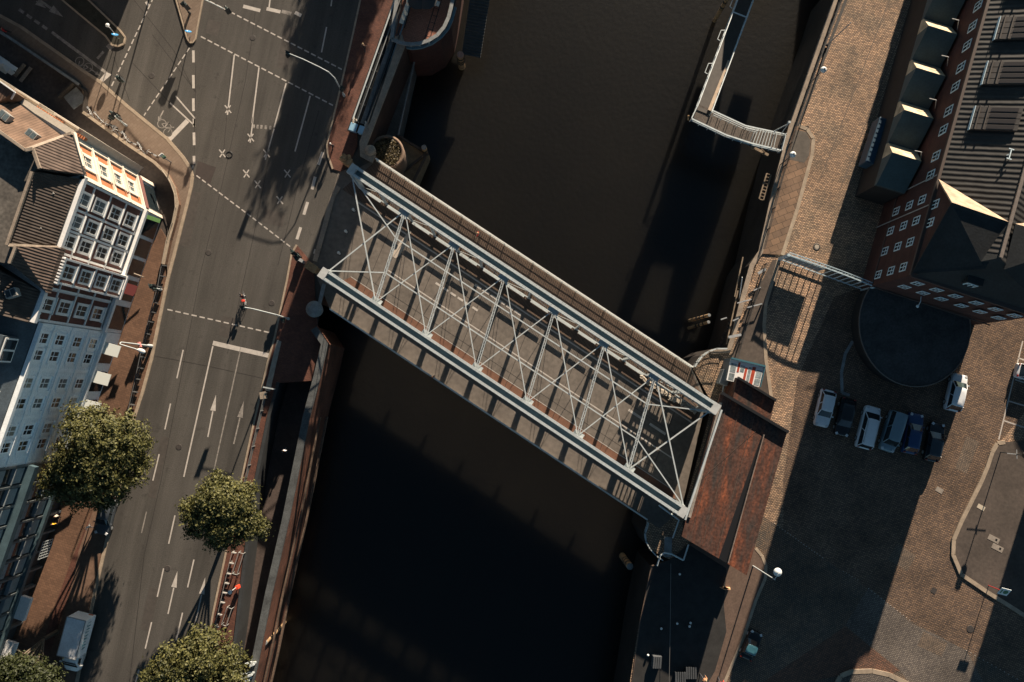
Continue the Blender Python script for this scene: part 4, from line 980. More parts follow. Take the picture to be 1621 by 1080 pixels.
# round annex
ra = thing('round_annex', 'round annex with a dark flat roof below the warehouse end wall', 'building', P(1462, 512))
rc = P(1448, 515, 2.4); 
rim = [(rc.x + 6.2 * math.cos(R(k * 7.5)), rc.y + 6.8 * math.sin(R(k * 7.5))) for k in range(48)]
MB().prism(rim, -.3, 2.2).build('wall', MATS['dark_timber_cladding'], ra)
MB().prism([(rc.x + (x - rc.x) * 1.03, rc.y + (y - rc.y) * 1.03) for x, y in rim], 2.203, 2.4).build('roof', mat('round_roof_felt', (.05, .05, .05), .9, var=.3, scale=.5, bump=.3), ra)
m = MB(); q = [Vector((rc.x + (x - rc.x) * 1.025, rc.y + (y - rc.y) * 1.025, 2.45)) for x, y in rim]; m.path(q + [q[0]], .06, 6); m.build('roof_rim', mat('rim_metal', (.12, .11, .10), .6), ra)
# ================================================================ vehicles
def paintmat(name, col, rough=.3, metal=.0):
    return mat(name, col, rough, metal, var=.04, scale=2, spec=.55)
def loft(rings, close_ends=True):
    m = MB(); n = len(rings[0]); vs = [q for r_ in rings for q in r_]
    fs = [(k * n + i, k * n + (i + 1) % n, (k + 1) * n + (i + 1) % n, (k + 1) * n + i) for k in range(len(rings) - 1) for i in range(n)]
    m.add(vs, fs, True)
    if close_ends: m.add(rings[0], [tuple(reversed(range(n)))]); m.add(rings[-1], [tuple(range(n))])
    return m
def car(name, label, cat_, L_, W, H, paint, hood=.26, boot=.06, ws=.17, rw=.10, belt=.62, roofm=None, dark=False, rails=False, group=None):
    """car pointing along +x at the origin; hood, boot, ws (windscreen) and rw (rear window) are shares of the length"""
    t = thing(name, label, cat_, (0, 0, 0), group)
    x0, x1 = -L_ / 2, L_ / 2; hb = H * belt; cl = .18
    rings = []
    prof = [(0, .80, .72), (.03, .93, .90), (.10, .985, .99), (.25, 1, 1.0), (.5, 1, 1.0), (.72, 1, .985), (.86, .985, .93), (.95, .92, .86), (.99, .80, .74), (1, .66, .60)]
    for f, wf, hf in prof:
        x = lerp(x0, x1, f); w = W / 2 * wf; zt = cl + (hb - cl) * hf; e = .09
        rings.append([(x, -w, cl + .12), (x, -w * .93, cl), (x, w * .93, cl), (x, w, cl + .12), (x, w * 1.0, cl + (zt - cl) * .62), (x, w * .955, zt - .05), (x, w * .86, zt), (x, w * .4, zt + .025), (x, -w * .4, zt + .025), (x, -w * .86, zt), (x, -w * .955, zt - .05), (x, -w, cl + (zt - cl) * .62)])
    loft(rings).build('body', paint, t)
    xa, xb = x0 + L_ * boot, x1 - L_ * hood                   # base of the glasshouse
    ra, rb = xa + L_ * rw, xb - L_ * ws                       # roof ends
    wb, wr = W / 2 * .90, W / 2 * .73
    def ring(x, w, z): return [(x, -w, z), (x, w, z)]
    gl = MB()
    vs = [(xa, -wb, hb - .03), (xb, -wb, hb - .03), (xb + .04, -wb * .55, hb - .03), (xb + .04, wb * .55, hb - .03), (xb, wb, hb - .03), (xa, wb, hb - .03), (xa - .04, wb * .5, hb - .03), (xa - .04, -wb * .5, hb - .03)]
    vt = [(ra, -wr, H - .07), (rb, -wr, H - .07), (rb + .05, -wr * .5, H - .06), (rb + .05, wr * .5, H - .06), (rb, wr, H - .07), (ra, wr, H - .07), (ra - .03, wr * .5, H - .06), (ra - .03, -wr * .5, H - .06)]
    n = 8; gl.add(vs + vt, [(i, (i + 1) % n, n + (i + 1) % n, n + i) for i in range(n)] + [tuple(range(n, 2 * n))]); gl.build('window', GLASS, t)
    rm = MB()
    q = [(ra - .02, -wr - .02), (lerp(ra, rb, .5), -wr - .045), (rb + .02, -wr - .01), (rb + .09, -wr * .5), (rb + .09, wr * .5), (rb + .02, wr + .01), (lerp(ra, rb, .5), wr + .045), (ra - .02, wr + .02), (ra - .06, wr * .5), (ra - .06, -wr * .5)]
    z0, z1 = H - .075, H - .02
    n = len(q); c = (sum(a for a, b in q) / n, 0)
    vs = [(a, b, z0) for a, b in q] + [(lerp(c[0], a, .94), b * .93, z1) for a, b in q] + [(lerp(c[0], a, .5), b * .5, H) for a, b in q]
    rm.add(vs, [(i, (i + 1) % n, n + (i + 1) % n, n + i) for i in range(n)] + [(n + i, n + (i + 1) % n, 2 * n + (i + 1) % n, 2 * n + i) for i in range(n)] + [tuple(range(2 * n, 3 * n))], True)
    roof = rm.build('roof', roofm or paint, t)
    for s in (-1, 1):
        xm = lerp(xa, xb, .52)
        for p_, q_, w_ in (((xa, s * wb, hb - .03), (ra, s * wr, H - .06), .07), ((xb, s * wb, hb - .03), (rb, s * wr, H - .06), .07), ((xm, s * wb * 1.005, hb - .04), (lerp(ra, rb, .5), s * (wr + .02), H - .06), .08)): MB().bar(p_, q_, w_, .05).build('pillar', paint, t)
    if rails:
        m = MB()
        for s in (-1, 1): m.bar((ra + .2, s * wr * .92, H + .03), (rb - .1, s * wr * .92, H + .03), .05, .05)
        m.build('roof_rail', GALV, roof)
    for s in (-1, 1):
        MB().box((xb - .12 - L_ * .02, s * (W / 2 + .07), hb + .0), .13, .2, .13).build('wing_mirror', paint, t, .03)
        MB().box((x1 - .20, s * W * .33, hb - .20), .30, .30, .14, -s * .5).build('headlight', mat('headlight_glass', (.55, .57, .58), .2), t, .03)
        MB().box((x0 + .08, s * W * .37, hb - .14), .12, .24, .2).build('tail_light', mat('tail_light_red', (.25, .02, .015), .3), t, .02)
        for x in (x0 + L_ * .19, x1 - L_ * .19):
            w_ = MB().tube((x, s * (W / 2 - .20), .32), (x, s * (W / 2 + .005), .32), .32, 16).build('wheel', RUBBER, t)
            MB().tube((x, s * (W / 2 + .006), .32), (x, s * (W / 2 + .02), .32), .2, 12).build('rim', GALV, w_)
    MB().box((x1 - .035, 0, .42), .03, .52, .11).build('number_plate', WFRAME, t)
    return t
def place(t, a, b, z=0.0):
    """puts a thing so that its +x runs from rear pixel a to front pixel b"""
    p, q = P(*a, z), P(*b, z); c = (p + q) / 2; t.location = (c.x, c.y, 0); t.rotation_euler = (0, 0, heading(p, q))
PW = paintmat('white_car_paint', (.66, .68, .70)); PS = paintmat('silver_car_paint', (.42, .46, .49), .3, .3); PK = paintmat('black_car_paint', (.012, .013, .015), .2); PBL = paintmat('blue_car_paint', (.012, .045, .13), .3); PG = paintmat('grey_blue_car_paint', (.17, .24, .28), .35, .2)
place(car('parked_car', 'white hatchback with dark windscreen, westmost of the shaded parked row', 'car', 4.3, 1.78, 1.48, PW, hood=.27, group='cars parked below the round annex'), (1313, 618), (1300, 675), .8)
place(car('parked_car', 'black car between the white hatchback and the large white estate', 'car', 4.4, 1.78, 1.45, PK, hood=.25, group='cars parked below the round annex'), (1345, 631), (1332, 690), .8)
place(car('parked_car', 'large white estate with roof rails in the middle of the parked row', 'car', 4.95, 1.9, 1.75, PW, hood=.16, boot=.03, ws=.15, rw=.06, belt=.58, rails=True, group='cars parked below the round annex'), (1367, 709), (1383, 645), .8)
place(car('parked_van', 'grey-blue van with flat roof right of the white estate', 'van', 4.7, 1.85, 1.9, PG, hood=.17, boot=.01, ws=.12, rw=.02, belt=.56, group='cars parked below the round annex'), (1423, 653), (1404, 714), .9)
place(car('parked_car', 'deep blue car between grey-blue van and black car', 'car', 4.7, 1.8, 1.5, PBL, hood=.26, group='cars parked below the round annex'), (1440, 718), (1452, 655), .8)
place(car('parked_car', 'black car with glossy roof glints, eastmost of the parked row', 'car', 4.5, 1.8, 1.5, PK, hood=.25, roofm=paintmat('dark_gloss', (.03, .04, .05), .15), group='cars parked below the round annex'), (1474, 731), (1486, 669), .8)
place(car('parked_car', 'white compact off-roader parked alone right of the round annex', 'car', 4.35, 1.85, 1.62, PW, hood=.22, boot=.04, ws=.16, rw=.10, group='cars parked below the round annex'), (1508, 650), (1521, 593), .8)
place(car('parked_car', 'bright white car at the sunlit end of the eastern car park', 'car', 4.4, 1.8, 1.5, PW, hood=.25), (1612, 586), (1668, 600), .8)
place(car('small_car', 'small black car with a painted blue roof glint standing alone in the shaded square', 'car', 3.3, 1.6, 1.35, PK, hood=.30, boot=.16, roofm=paintmat('roof_glint_paint', (.05, .16, .20), .4)), (1181, 1040), (1197, 1003), .6)  # teal roof colour stands in for sun glints
place(car('parked_car', 'dark grey car half hidden under the big tree beside the stucco house', 'car', 4.3, 1.78, 1.45, paintmat('dark_grey_paint', (.07, .08, .09), .3, .2), hood=.27), (172, 790), (160, 843), .8)
# delivery truck
tk = thing('delivery_truck', 'white box truck parked at the kerb with tall cargo box and short cab', 'truck')
m = MB(); m.box((-1.3, 0, .75), 4.3, 2.12, 2.25); m.build('cargo_box', mat('truck_box_white', (.80, .82, .84), .4, var=.10, scale=.9, spec=.5), tk, .06)
m = MB()
for y in (-1.03, 1.03): m.bar((-3.42, y, 3.0), (.82, y, 3.0), .09, .07)
for x in (-3.42, .82): m.bar((x, -1.03, 3.003), (x, 1.03, 3.003), .09, .07)
m.build('box_edge', GALV, tk)
m = MB()
for k in range(9):
    x = -3.0 + k * .36; m.bar((x, 1.069, 1.7), (x, 1.069, 2.35), .2 if k % 3 else .08, .012)
    if k % 2: m.bar((x - .16, 1.069, 2.3), (x + .10, 1.069, 2.3), .012, .09)
m.build('side_lettering', mat('teal_print', (.03, .22, .26), .5), tk)
MB().box((-3.458, .6, .9), .02, .5, .3).build('rear_marking', mat('orange_mark', (.55, .10, .03), .5), tk)
rings = []
for x, w, z0, z1 in ((.95, .96, .45, 2.05), (1.6, .97, .45, 2.02), (1.95, .97, .45, 1.75), (2.35, .95, .45, 1.25), (2.75, .86, .45, 1.10), (2.95, .66, .5, .95)):
    rings.append([(x, -w, z0), (x, w, z0), (x, w, z0 + (z1 - z0) * .6), (x, w * .86, z1 - .06), (x, w * .7, z1), (x, -w * .7, z1), (x, -w * .86, z1 - .06), (x, -w, z0 + (z1 - z0) * .6)])
cab = loft(rings).build('cab', PW, tk)
m = MB(); m.add([(1.72, -.74, 1.985), (1.72, .74, 1.985), (2.36, .80, 1.31), (2.36, -.80, 1.31)], [(0, 3, 2, 1)]); m.build('windscreen', GLASS, cab)
m = MB()
for s in (-1, 1): m.add([(1.15, s * .985, 1.45), (2.0, s * .985, 1.40), (1.75, s * .93, 1.85), (1.15, s * .93, 1.90)], [(0, 1, 2, 3)])
m.build('side_window', GLASS, cab)
for s in (-1, 1):
    MB().box((2.0, s * 1.15, 1.25), .14, .26, .3).build('wing_mirror', WFRAME, tk, .03)
    MB().box((2.72, s * .62, .78), .26, .3, .16).build('headlight', MATS['headlight_glass'], tk, .03)
    for x in (-2.2, 1.9): MB().tube((x, s * .75, .36), (x, s * .99, .36), .36, 14).build('wheel', RUBBER, tk)
place(tk, (133, 986), (115, 1053), .9)
# bicycles against the curved wall
def bicycle():
    t = thing('bicycle', 'bicycle', 'bicycle')
    for x in (-.53, .53):
        w_ = MB().torus((x, 0, .34), .33, .025, (1, 0, 0), (0, 0, 1), 20, 5).build('wheel', RUBBER, t)
        m = MB()
        for k in range(8): a = k * math.pi / 4; m.tube((x, 0, .34), (x + .32 * math.cos(a), 0, .34 + .32 * math.sin(a)), .006, 4)
        m.build('spokes', GALV, w_)
    m = MB()
    for a, b in (((-.53, 0, .34), (-.05, 0, .32)), ((-.05, 0, .32), (-.2, 0, .85)), ((-.18, 0, .78), (.36, 0, .82)), ((-.05, 0, .32), (.36, 0, .76)), ((-.53, 0, .34), (-.18, 0, .76)), ((.53, 0, .34), (.34, 0, .95))): m.tube(a, b, .028, 6)
    m.build('frame', mat('bicycle_frame', (.45, .44, .42), .4), t)
    MB().path([(.22, -.28, 1.0), (.34, -.12, 1.02), (.34, .12, 1.02), (.22, .28, 1.0)], .022).build('handlebar', GALV, t)
    MB().box((-.22, 0, .88), .27, .15, .07).build('saddle', BLACK, t, .03)
    MB().box((-.52, 0, .70), .40, .16, .03).build('rack', GALV, t)
    return t
bk = bicycle()
wallp = px([(140, 185), (206, 233), (246, 259)])
labs = ['first bicycle at the western end of the row along the curved wall', 'second bicycle from the west leaning on the wall', 'third bicycle from the west leaning on the wall', 'fourth bicycle from the west, standing askew', 'bicycle in the middle of the row below the signal mast', 'bicycle beside the foot of the signal mast shadow', 'fourth bicycle from the eastern end of the row', 'third bicycle from the eastern end of the row', 'bicycle next to last at the eastern end of the row', 'last bicycle at the eastern end of the row near the sign post']
for i, l in enumerate(labs):
    f = [.03, .12, .20, .30, .36, .42, .52, .62, .76, .92][i]
    q = lerp(wallp[0], wallp[1], f / .6) if f < .6 else lerp(wallp[1], wallp[2], (f - .6) / .4)
    d = wallp[1] - wallp[0]; nn = Vector((-d.y, d.x, 0)).normalized(); 
    if nn.y < 0: nn = -nn
    q = q + nn * random.uniform(.5, .75); q.z = .12
    rz = math.atan2(d.y, d.x) + random.uniform(-.5, .5) + (math.pi if i % 2 else 0)
    if i == 0: bk.location = q; bk.rotation_euler = (0, 0, rz); bk['label'] = l; bk['group'] = 'bicycles parked along the curved wall'
    else: dup(bk, q, rz, l, 'bicycles parked along the curved wall')

# ================================================================ people
def bodymat(name, shoe, legs, top, skin):
    m = bpy.data.materials.new(name); m.use_nodes = True; N = m.node_tree.nodes; L = m.node_tree.links; b = N['Principled BSDF']; b.inputs['Roughness'].default_value = .8
    tc = N.new('ShaderNodeTexCoord'); sp = N.new('ShaderNodeSeparateXYZ'); L.new(tc.outputs['Object'], sp.inputs[0])
    mr = N.new('ShaderNodeMapRange'); L.new(sp.outputs['Z'], mr.inputs['Value']); mr.inputs['From Max'].default_value = 2
    rp = N.new('ShaderNodeValToRGB'); rp.color_ramp.interpolation = 'CONSTANT'; L.new(mr.outputs[0], rp.inputs['Fac'])
    e = rp.color_ramp.elements; e[0].color = (*shoe, 1); e[1].position = .045; e[1].color = (*legs, 1)
    x = e.new(.46); x.color = (*top, 1); x = e.new(.735); x.color = (*skin, 1)
    L.new(rp.outputs[0], b.inputs['Base Color']); return m
SKIN = mat('skin', (.45, .26, .18), .6)
def person(label, loc, rz, top, legs, hair, stride=.28, arm=.15, bend=0.0, sit=None, name='person', group=None):
    t = thing(name, label, 'person', loc, group)
    V = []; E = []; Rr = []
    def v(x, y, z, r): V.append((x, y, z)); Rr.append(r); return len(V) - 1
    def e(a, b): E.append((a, b)); return b
    lean = bend
    pel = v(0, 0, .93, .135); ab = e(pel, v(.02 + lean * .2, 0, 1.10, .125)); ch = e(ab, v(.03 + lean * .5, 0, 1.32, .155)); nk = e(ch, v(.04 + lean * .8, 0, 1.50, .06)); hd = e(nk, v(.06 + lean * .9, 0, 1.60, .095)); e(hd, v(.06 + lean * .9, 0, 1.72, .085))
    for s in (-1, 1):
        st_ = stride * s
        if sit: hip = e(pel, v(.0, s * .10, .90, .09)); kn = e(hip, v(.34 + .08 * s, s * .12, .62 + .10 * s, .065)); an_ = e(kn, v(.16 + .08 * s, s * .11, .26 + .14 * s, .045)); e(an_, v(.30 + .08 * s, s * .11, .22 + .14 * s, .04))
        else: hip = e(pel, v(0, s * .10, .86, .092)); kn = e(hip, v(st_ * .55 + .04, s * .10, .49, .064)); an_ = e(kn, v(st_, s * .10, .09, .045)); e(an_, v(st_ + .16, s * .11, .05, .042))
        sh = e(ch, v(.03 + lean * .55, s * .19, 1.41, .065))
        if sit: el = e(sh, v(.26 + lean * .5, s * .24, 1.20, .045)); wr = e(el, v(.52 + lean * .4, s * .22, 1.08, .03))
        else: el = e(sh, v(-arm * s * .5 + .02, s * .25, 1.13, .045)); wr = e(el, v(-arm * s + .12, s * .25, .90, .03))
        px_, py_, pz_ = V[wr]; pa = e(wr, v(px_ + .03, py_, pz_ - .06, .028))
        for k in range(4): f = e(pa, v(px_ + .045 + .012 * k, py_ - .03 + .02 * k, pz_ - .12 - .008 * (1 if k in (1, 2) else 0), .009)); e(f, v(px_ + .055 + .012 * k, py_ - s * .012 - .03 + .02 * k, pz_ - .155, .008))
        f = e(wr, v(px_ + .055, py_ - s * .03, pz_ - .04, .010)); e(f, v(px_ + .075, py_ - s * .035, pz_ - .085, .009))
    me = bpy.data.meshes.new('body'); me.from_pydata(V, E, []); me.update()
    bm = bmesh.new(); bm.from_mesh(me); lay = bm.verts.layers.skin.verify()
    for i, q in enumerate(bm.verts): q[lay].radius = (Rr[i], Rr[i] * (1.3 if i in (pel, ab, ch) else 1)); q[lay].use_root = (i == pel)
    if True:
        bm.verts.ensure_lookup_table()
        for i in (pel, ab, ch): bm.verts[i][lay].radius = (Rr[i] * 1.15, Rr[i] * .85)
    bm.to_mesh(me); bm.free()
    me.materials.append(bodymat('clothes', (.03, .03, .03), legs, top, (.45, .26, .18)))
    o = bpy.data.objects.new('body', me); C.objects.link(o); o.parent = t
    o.modifiers.new('skin', 'SKIN'); sd = o.modifiers.new('sub', 'SUBSURF'); sd.levels = 1; sd.render_levels = 1
    hx = .06 + lean * .9
    h = MB(); h.ball((t.location[0] + hx - .015, t.location[1], t.location[2] + 1.70), .115, 12, 6, .95); h.build('hair', mat('hair_' + str(hair), hair, .8), t)
    f = MB(); f.ball((t.location[0] + hx + .105, t.location[1], t.location[2] + 1.63), .018, 6, 4); f.build('nose', SKIN, t)
    f = MB()
    for s in (-1, 1): f.ball((t.location[0] + hx + .09, t.location[1] + s * .035, t.location[2] + 1.66), .012, 6, 4)
    f.build('eyes', BLACK, t)
    t.rotation_euler = (0, 0, rz)
    return t
DKH, BRH, LTH = (.02, .015, .012), (.10, .05, .025), (.35, .25, .14)
person('person in a bright red jacket walking along the far bridge walkway', P(757, 374, .05), R(150), (.62, .07, .04), (.06, .07, .09), LTH)
person('person in dark clothes with orange sleeves leaning at the near bridge railing', P(686, 597, .05), R(-60), (.05, .04, .045), (.03, .03, .035), BRH, stride=.1)
person('person in pale clothes walking down the sunken promenade', P(454, 712, -3.5), R(-100), (.62, .64, .66), (.30, .33, .36), DKH)
person('person in black with white cap on the red pavement by the cycle crossing', P(528, 234, .12), R(-120), (.03, .03, .035), (.03, .03, .04), (.6, .6, .58))
person('person walking on the shaded pavement beside the escalator handrail', P(578, 80, .12), R(70), (.08, .05, .04), (.03, .03, .04), LTH)
person('person in a bright yellow jacket on the pavement beside the panel house', P(93, 826, .12), R(-110), (.75, .42, .02), (.07, .06, .06), BRH)
person('person in a cream shirt walking just above the yellow jacket', P(97, 814, .12), R(-110), (.5, .42, .34), (.03, .035, .05), DKH)
person('person in a white top walking between cycle path and parking bay', P(146, 832, .13), R(-60), (.68, .66, .62), (.09, .08, .08), BRH)
person('person in a red jacket standing at the north-west pavement edge', P(14, 54, .12), R(20), (.40, .02, .02), (.03, .03, .03), DKH)
person('person in an orange top on the dark quay corner below the rusty roof', P(1112, 1070, .12), R(120), (.55, .27, .14), (.05, .05, .06), LTH)
person('person in a bright red jacket at the bottom quay kerb', P(1138, 1076, .12), R(90), (.65, .05, .03), (.05, .05, .06), DKH)
# cyclist
cy = person('cyclist in dark clothes with a red bag riding up the street', P(389, 473), R(105), (.035, .035, .04), (.03, .03, .035), DKH, bend=.28, sit=True, name='person')
cb = dup(bk, P(389.5, 474), R(105), 'bicycle ridden by the cyclist in the middle of the street')
del cb['group']
bg_ = MB(); q = P(389, 473); a = R(105); bg_.box((q.x - math.cos(a) * .42, q.y - math.sin(a) * .42, 1.05), .30, .34, .36, a); tag(bg_.build('pannier_bag', mat('red_bag', (.6, .05, .03), .6), None, .05), 'red bag on the back of the cyclist in the street', 'bag')

# ================================================================ masts, lamps, signs
def signal_head(parent, c, rz, h=.9):
    m = MB(); m.box((c[0], c[1], c[2] - h), .32, .30, h, rz)
    hd = m.build('signal_head', mat('signal_green', (.015, .03, .028), .5), parent, .03)
    m = MB()
    for k in range(3):
        q = Vector((c[0] + math.cos(rz) * .2, c[1] + math.sin(rz) * .2, c[2] - .16 - k * .28)); m.tube(q, q + Vector((math.cos(rz) * .14, math.sin(rz) * .14, 0)), .11, 10)
    m.build('visor', BLACK, hd)
    m = MB(); m.box((c[0] - math.cos(rz) * .17, c[1] - math.sin(rz) * .17, c[2] - h - .1), .02, .55, h + .2, rz); m.build('backplate', STEELD, hd)
def mast(label, base, pts, heads, r=.09, cat_='traffic light', name='traffic_light', z0=.12, m_=STEEL):
    """mast with its arm: pts are (px, py, z) of the bends after the base"""
    b = P(*base, z0); t = thing(name, label, cat_, b)
    q = [b] + [P(*p_) for p_ in pts]
    m = MB(); m.lathe(b, [(r * 1.7, 0), (r * 1.6, .5), (r, .6)], 10); m.tube(q[0], q[1], r, 10, r * .8); m.build('pole', m_, t)
    if len(q) > 2: MB().path(q[1:], r * .62, 8).build('arm', m_, t)
    for (hx, hy, hz, rz) in heads: signal_head(t, P(hx, hy, hz), R(rz))
    return t
mast('signal mast with a long curved arm reaching over the shaded lanes', (545, 152), [(530, 124, 5.0), (520, 114, 5.8), (505, 106, 6.0), (480, 94, 6.1), (455, 84, 6.1)], [(454, 83, 6.3, 250), (540, 138, 3.4, 250)])
mast('signal mast with a straight pale arm above the cyclist', (457, 505), [(436, 498, 5.8), (400, 489, 5.8), (383, 486, 5.8)], [(383, 487, 6.1, 280), (446, 506, 3.2, 280)])
mast('signal mast with a long double arm ending over the dotted line', (252, -60), [(240, -78, 5.6), (300, -12, 5.7), (354, 14, 5.7)], [(358, 13, 6.0, 120)])
mast('short dark signal post on the tip of the slab island', (301, 22), [(290, 8, 3.2)], [(289, 4, 3.4, 200), (293, 7, 3.3, 110)], m_=STEELD)
mast('dark double signal beside the dashed crossing line at the side street', (192, 127), [(186, 121, 3.0)], [(185, 121, 3.2, 30), (189, 124, 3.2, 210)], m_=STEELD)
mast('pale signal mast between the parked bicycles', (200, 199), [(182, 184, 3.6)], [(176, 178, 3.7, 140), (184, 183, 3.5, 320), (173, 184, 3.6, 230)])
mast('signal post at the narrow end of the pavement beside the maroon house', (255, 459), [(241, 455, 3.4)], [(238, 452, 3.6, 20), (241, 456, 3.5, 290)])
t_ = mast('bulky signal post with several heads at the red pavement corner', (474, 409), [(467, 404, 3.3)], [(462, 398, 3.5, 120), (466, 402, 3.4, 240), (471, 404, 3.3, 330), (468, 408, 3.2, 30)])
MB().box(P(479, 414, .12), .7, .35, 1.1, R(-30)).build('control_cabinet', GALV, t_)
t_ = thing('sign_post', 'low signpost with a bent arm on the sunlit corner pavement', 'sign', P(270, 259, .12))
m = MB(); m.path([P(270, 259, .12), P(271, 257, 2.4), P(258, 249, 2.9)], .06); m.build('pole', STEELD, t_)
MB().box(P(257, 247, 2.6), .5, .08, .6, R(40)).build('sign_plate', WFRAME, t_); MB().box(P(261, 250, 2.5), .35, .2, .4, R(40)).build('sign_box', mat('sign_green', (.02, .09, .06), .6), t_)
def keep_right(label, base, top, z=2.3):
    b = P(*base, .14); t = thing('keep_right_sign', label, 'sign', b)
    MB().tube(b, P(*base, z - .3), .045, 8).build('post', GALV, t)
    c = P(*top, z); nrm = Vector((.25, .75, .6)).normalized(); u = nrm.orthogonal().normalized(); w_ = nrm.cross(u)
    m = MB(); m.tube(c, c + nrm * .04, .36, 20); d = m.build('sign_disc', mat('sign_blue', (.02, .20, .42), .5), t)
    m = MB(); m.bar(c + nrm * .05 - Vector((.18, -.1, 0)), c + nrm * .05 + Vector((.12, -.1, -.05)), .11, .012, nrm); m.add([c + nrm * .055 + Vector((.24, -.18, 0)), c + nrm * .055 + Vector((.13, .02, 0)), c + nrm * .055 + Vector((.03, -.22, 0))], [(0, 1, 2)]); m.build('arrow', WFRAME, d)
    return t
keep_right('round blue sign on the tip of the slab island', (301, 58), (298, 50))
keep_right('round blue sign with red base on the tip of the dark verge', (188, 61), (182, 55), 2.4)
t_ = thing('street_lamp', 'small pale lamp on a bent pole on the dark verge', 'lamp', P(186, 59, .14))
m = MB(); m.path([P(185, 58, .14), P(174, 44, 3.0), P(171, 42, 3.1)], .045); m.build('pole', GALV, t_); MB().ball(P(170, 40, 3.0), .24, 10, 6, .6).build('lamp_head', WFRAME, t_)
# curved street lamp by the stucco house
t_ = thing('street_lamp', 'tall white street lamp with a hairpin arm in front of the stucco house', 'lamp', P(240, 548, .12))
m = MB(); m.lathe(P(240, 548, .12), [(.2, 0), (.18, .9), (.11, 1.0)], 10); m.tube(P(240, 548, .12), P(216, 545, 4.0), .10, 10, .085); m.tube(P(216, 545, 4.0), P(192, 542, 7.6), .085, 10, .07); m.build('pole', STEEL, t_)
m = MB(); m.path([P(192, 542, 7.6), P(190, 543, 7.75), P(190, 545, 7.8), P(196, 547, 7.8), P(213, 552, 7.7), P(218, 554, 7.6)], .06); m.build('arm', STEEL, t_)
m = MB(); c0, c1 = P(217, 553, 7.55), P(230, 558, 7.45); d = (c1 - c0); rings = []
u = d.normalized(); w_ = Vector((-u.y, u.x, 0))
for f, r_ in ((0, .05), (.2, .17), (.55, .24), (.85, .2), (1, .06)):
    rings.append([c0 + d * f + w_ * r_ * math.cos(a) + Vector((0, 0, .5 * r_ * math.sin(a))) for a in [k * math.pi / 5 for k in range(10)]])
loft(rings).build('lamp_head', WFRAME, t_)
m = MB(); m.box(P(222, 546, 3.0), .25, .6, .3, R(20)); m.build('banner_clamp', mat('pink_clamp', (.55, .22, .2), .6), t_)
t_ = thing('wall_lantern_arm', 'small pale arm sign projecting from the maroon house', 'sign', FS.p(10.6, 4.5) if 'FS' in globals() else P(216, 438))
m = MB(); q = P(212, 433, 4.6); m.path([q, P(227, 439, 4.4)], .06); m.box(P(224, 437, 4.0), .7, .08, .5, R(-20)); m.build('bracket', STONE, t_)
# globe lamps on the east quay
def globe(label, base, top, z, gr=.36, twin=False):
    b = P(*base, .12); t = thing('globe_lamp', label, 'lamp', b, 'globe lamps along the east quay')
    MB().tube(b, Vector((b.x, b.y, z)), .055, 8, .04).build('pole', STEELD, t)
    m = MB(); c = Vector((b.x, b.y, z)); m.lathe(c, [(.05, -.1), (gr * .7, .02), (gr, .16), (gr * .98, .28), (gr * .6, .46), (.1, .52)], 20); g = m.build('lamp_shade', mat('lamp_shade', (.62, .66, .66), .4), t)
    MB().lathe(c, [(.09, .52), (.09, .58), (.03, .66)], 10).build('finial', STEELD, g)
    return t
globe('round pale globe lamp at the quay railing, northern one of the pair', (1281, 133), None, 4.1)
globe('round pale globe lamp beside the oval paved patch, southern one of the pair', (1235, 261), None, 4.0)
q = P(1192, 896, .12); t_ = thing('globe_lamp', 'white globe lamp on a pale pole below the rusty roof', 'lamp', q)
m = MB(); m.tube(q, P(1227, 918, 6.3), .08, 8, .06); m.build('pole', STEEL, t_); 
c = P(1231, 906, 6.2); m = MB(); m.path([P(1226, 917, 6.2), P(1231, 911, 6.5), c + Vector((0, 0, .3))], .04); m.build('arm', STEEL, t_)
m = MB(); m.lathe(c, [(.1, -.35), (.36, -.25), (.47, 0), (.36, .25), (.1, .36)], 20); m.build('lamp_shade', MATS['lamp_shade'], t_)
t_ = thing('bollard_lamp', 'white globe on a short post with a red bin by the street fence', 'lamp', P(378, 927, .12))
q = P(378, 927, .12); m = MB(); m.tube(q, Vector((q.x, q.y, 2.9)), .05, 8); m.build('post', STEEL, t_); MB().ball((q.x, q.y, 3.1), .25, 14, 8).build('lamp_shade', MATS['lamp_shade'], t_); MB().box((q.x + .12, q.y, .45), .38, .42, .75, .3).build('litter_bin', mat('bin_red', (.6, .06, .025), .5), t_, .04)
# car park sign
q = P(1565, 927, .12); t_ = thing('car_park_sign', 'tilted white sign board with a green picture on a red post', 'sign', q)
MB().tube(q, Vector((q.x, q.y, 3.0)), .05, 8).build('post', mat('sign_red', (.42, .03, .03), .5), t_)
c = Vector((q.x + .0, q.y, 2.95)); u = Vector((math.cos(R(-15)), math.sin(R(-15)), 0)); w_ = Vector((.28, .68, .55)).normalized(); nn = u.cross(w_)
m = MB(); m.bar(c - u * .55, c + u * .55, 1.0, .05, nn); bd = m.build('sign_board', mat('sign_white', (.62, .66, .66), .5), t_)
m = MB(); m.tube(c + u * .15 + nn * .03, c + u * .15 + nn * .04, .28, 16); m.bar(c - u * .4 + nn * .03, c - u * .25 + nn * .03, .6, .012, nn); m.build('picture', mat('sign_picture_green', (.03, .16, .07), .5), bd)
t_ = thing('street_lamp', 'dark lamp mast with short cross arms at the edge of the shaded car park', 'lamp', P(1584, 716, .12))
b = P(1584, 716, .12); m = MB(); m.tube(b, Vector((b.x, b.y, 5.0)), .06, 8); m.build('pole', STEELD, t_)
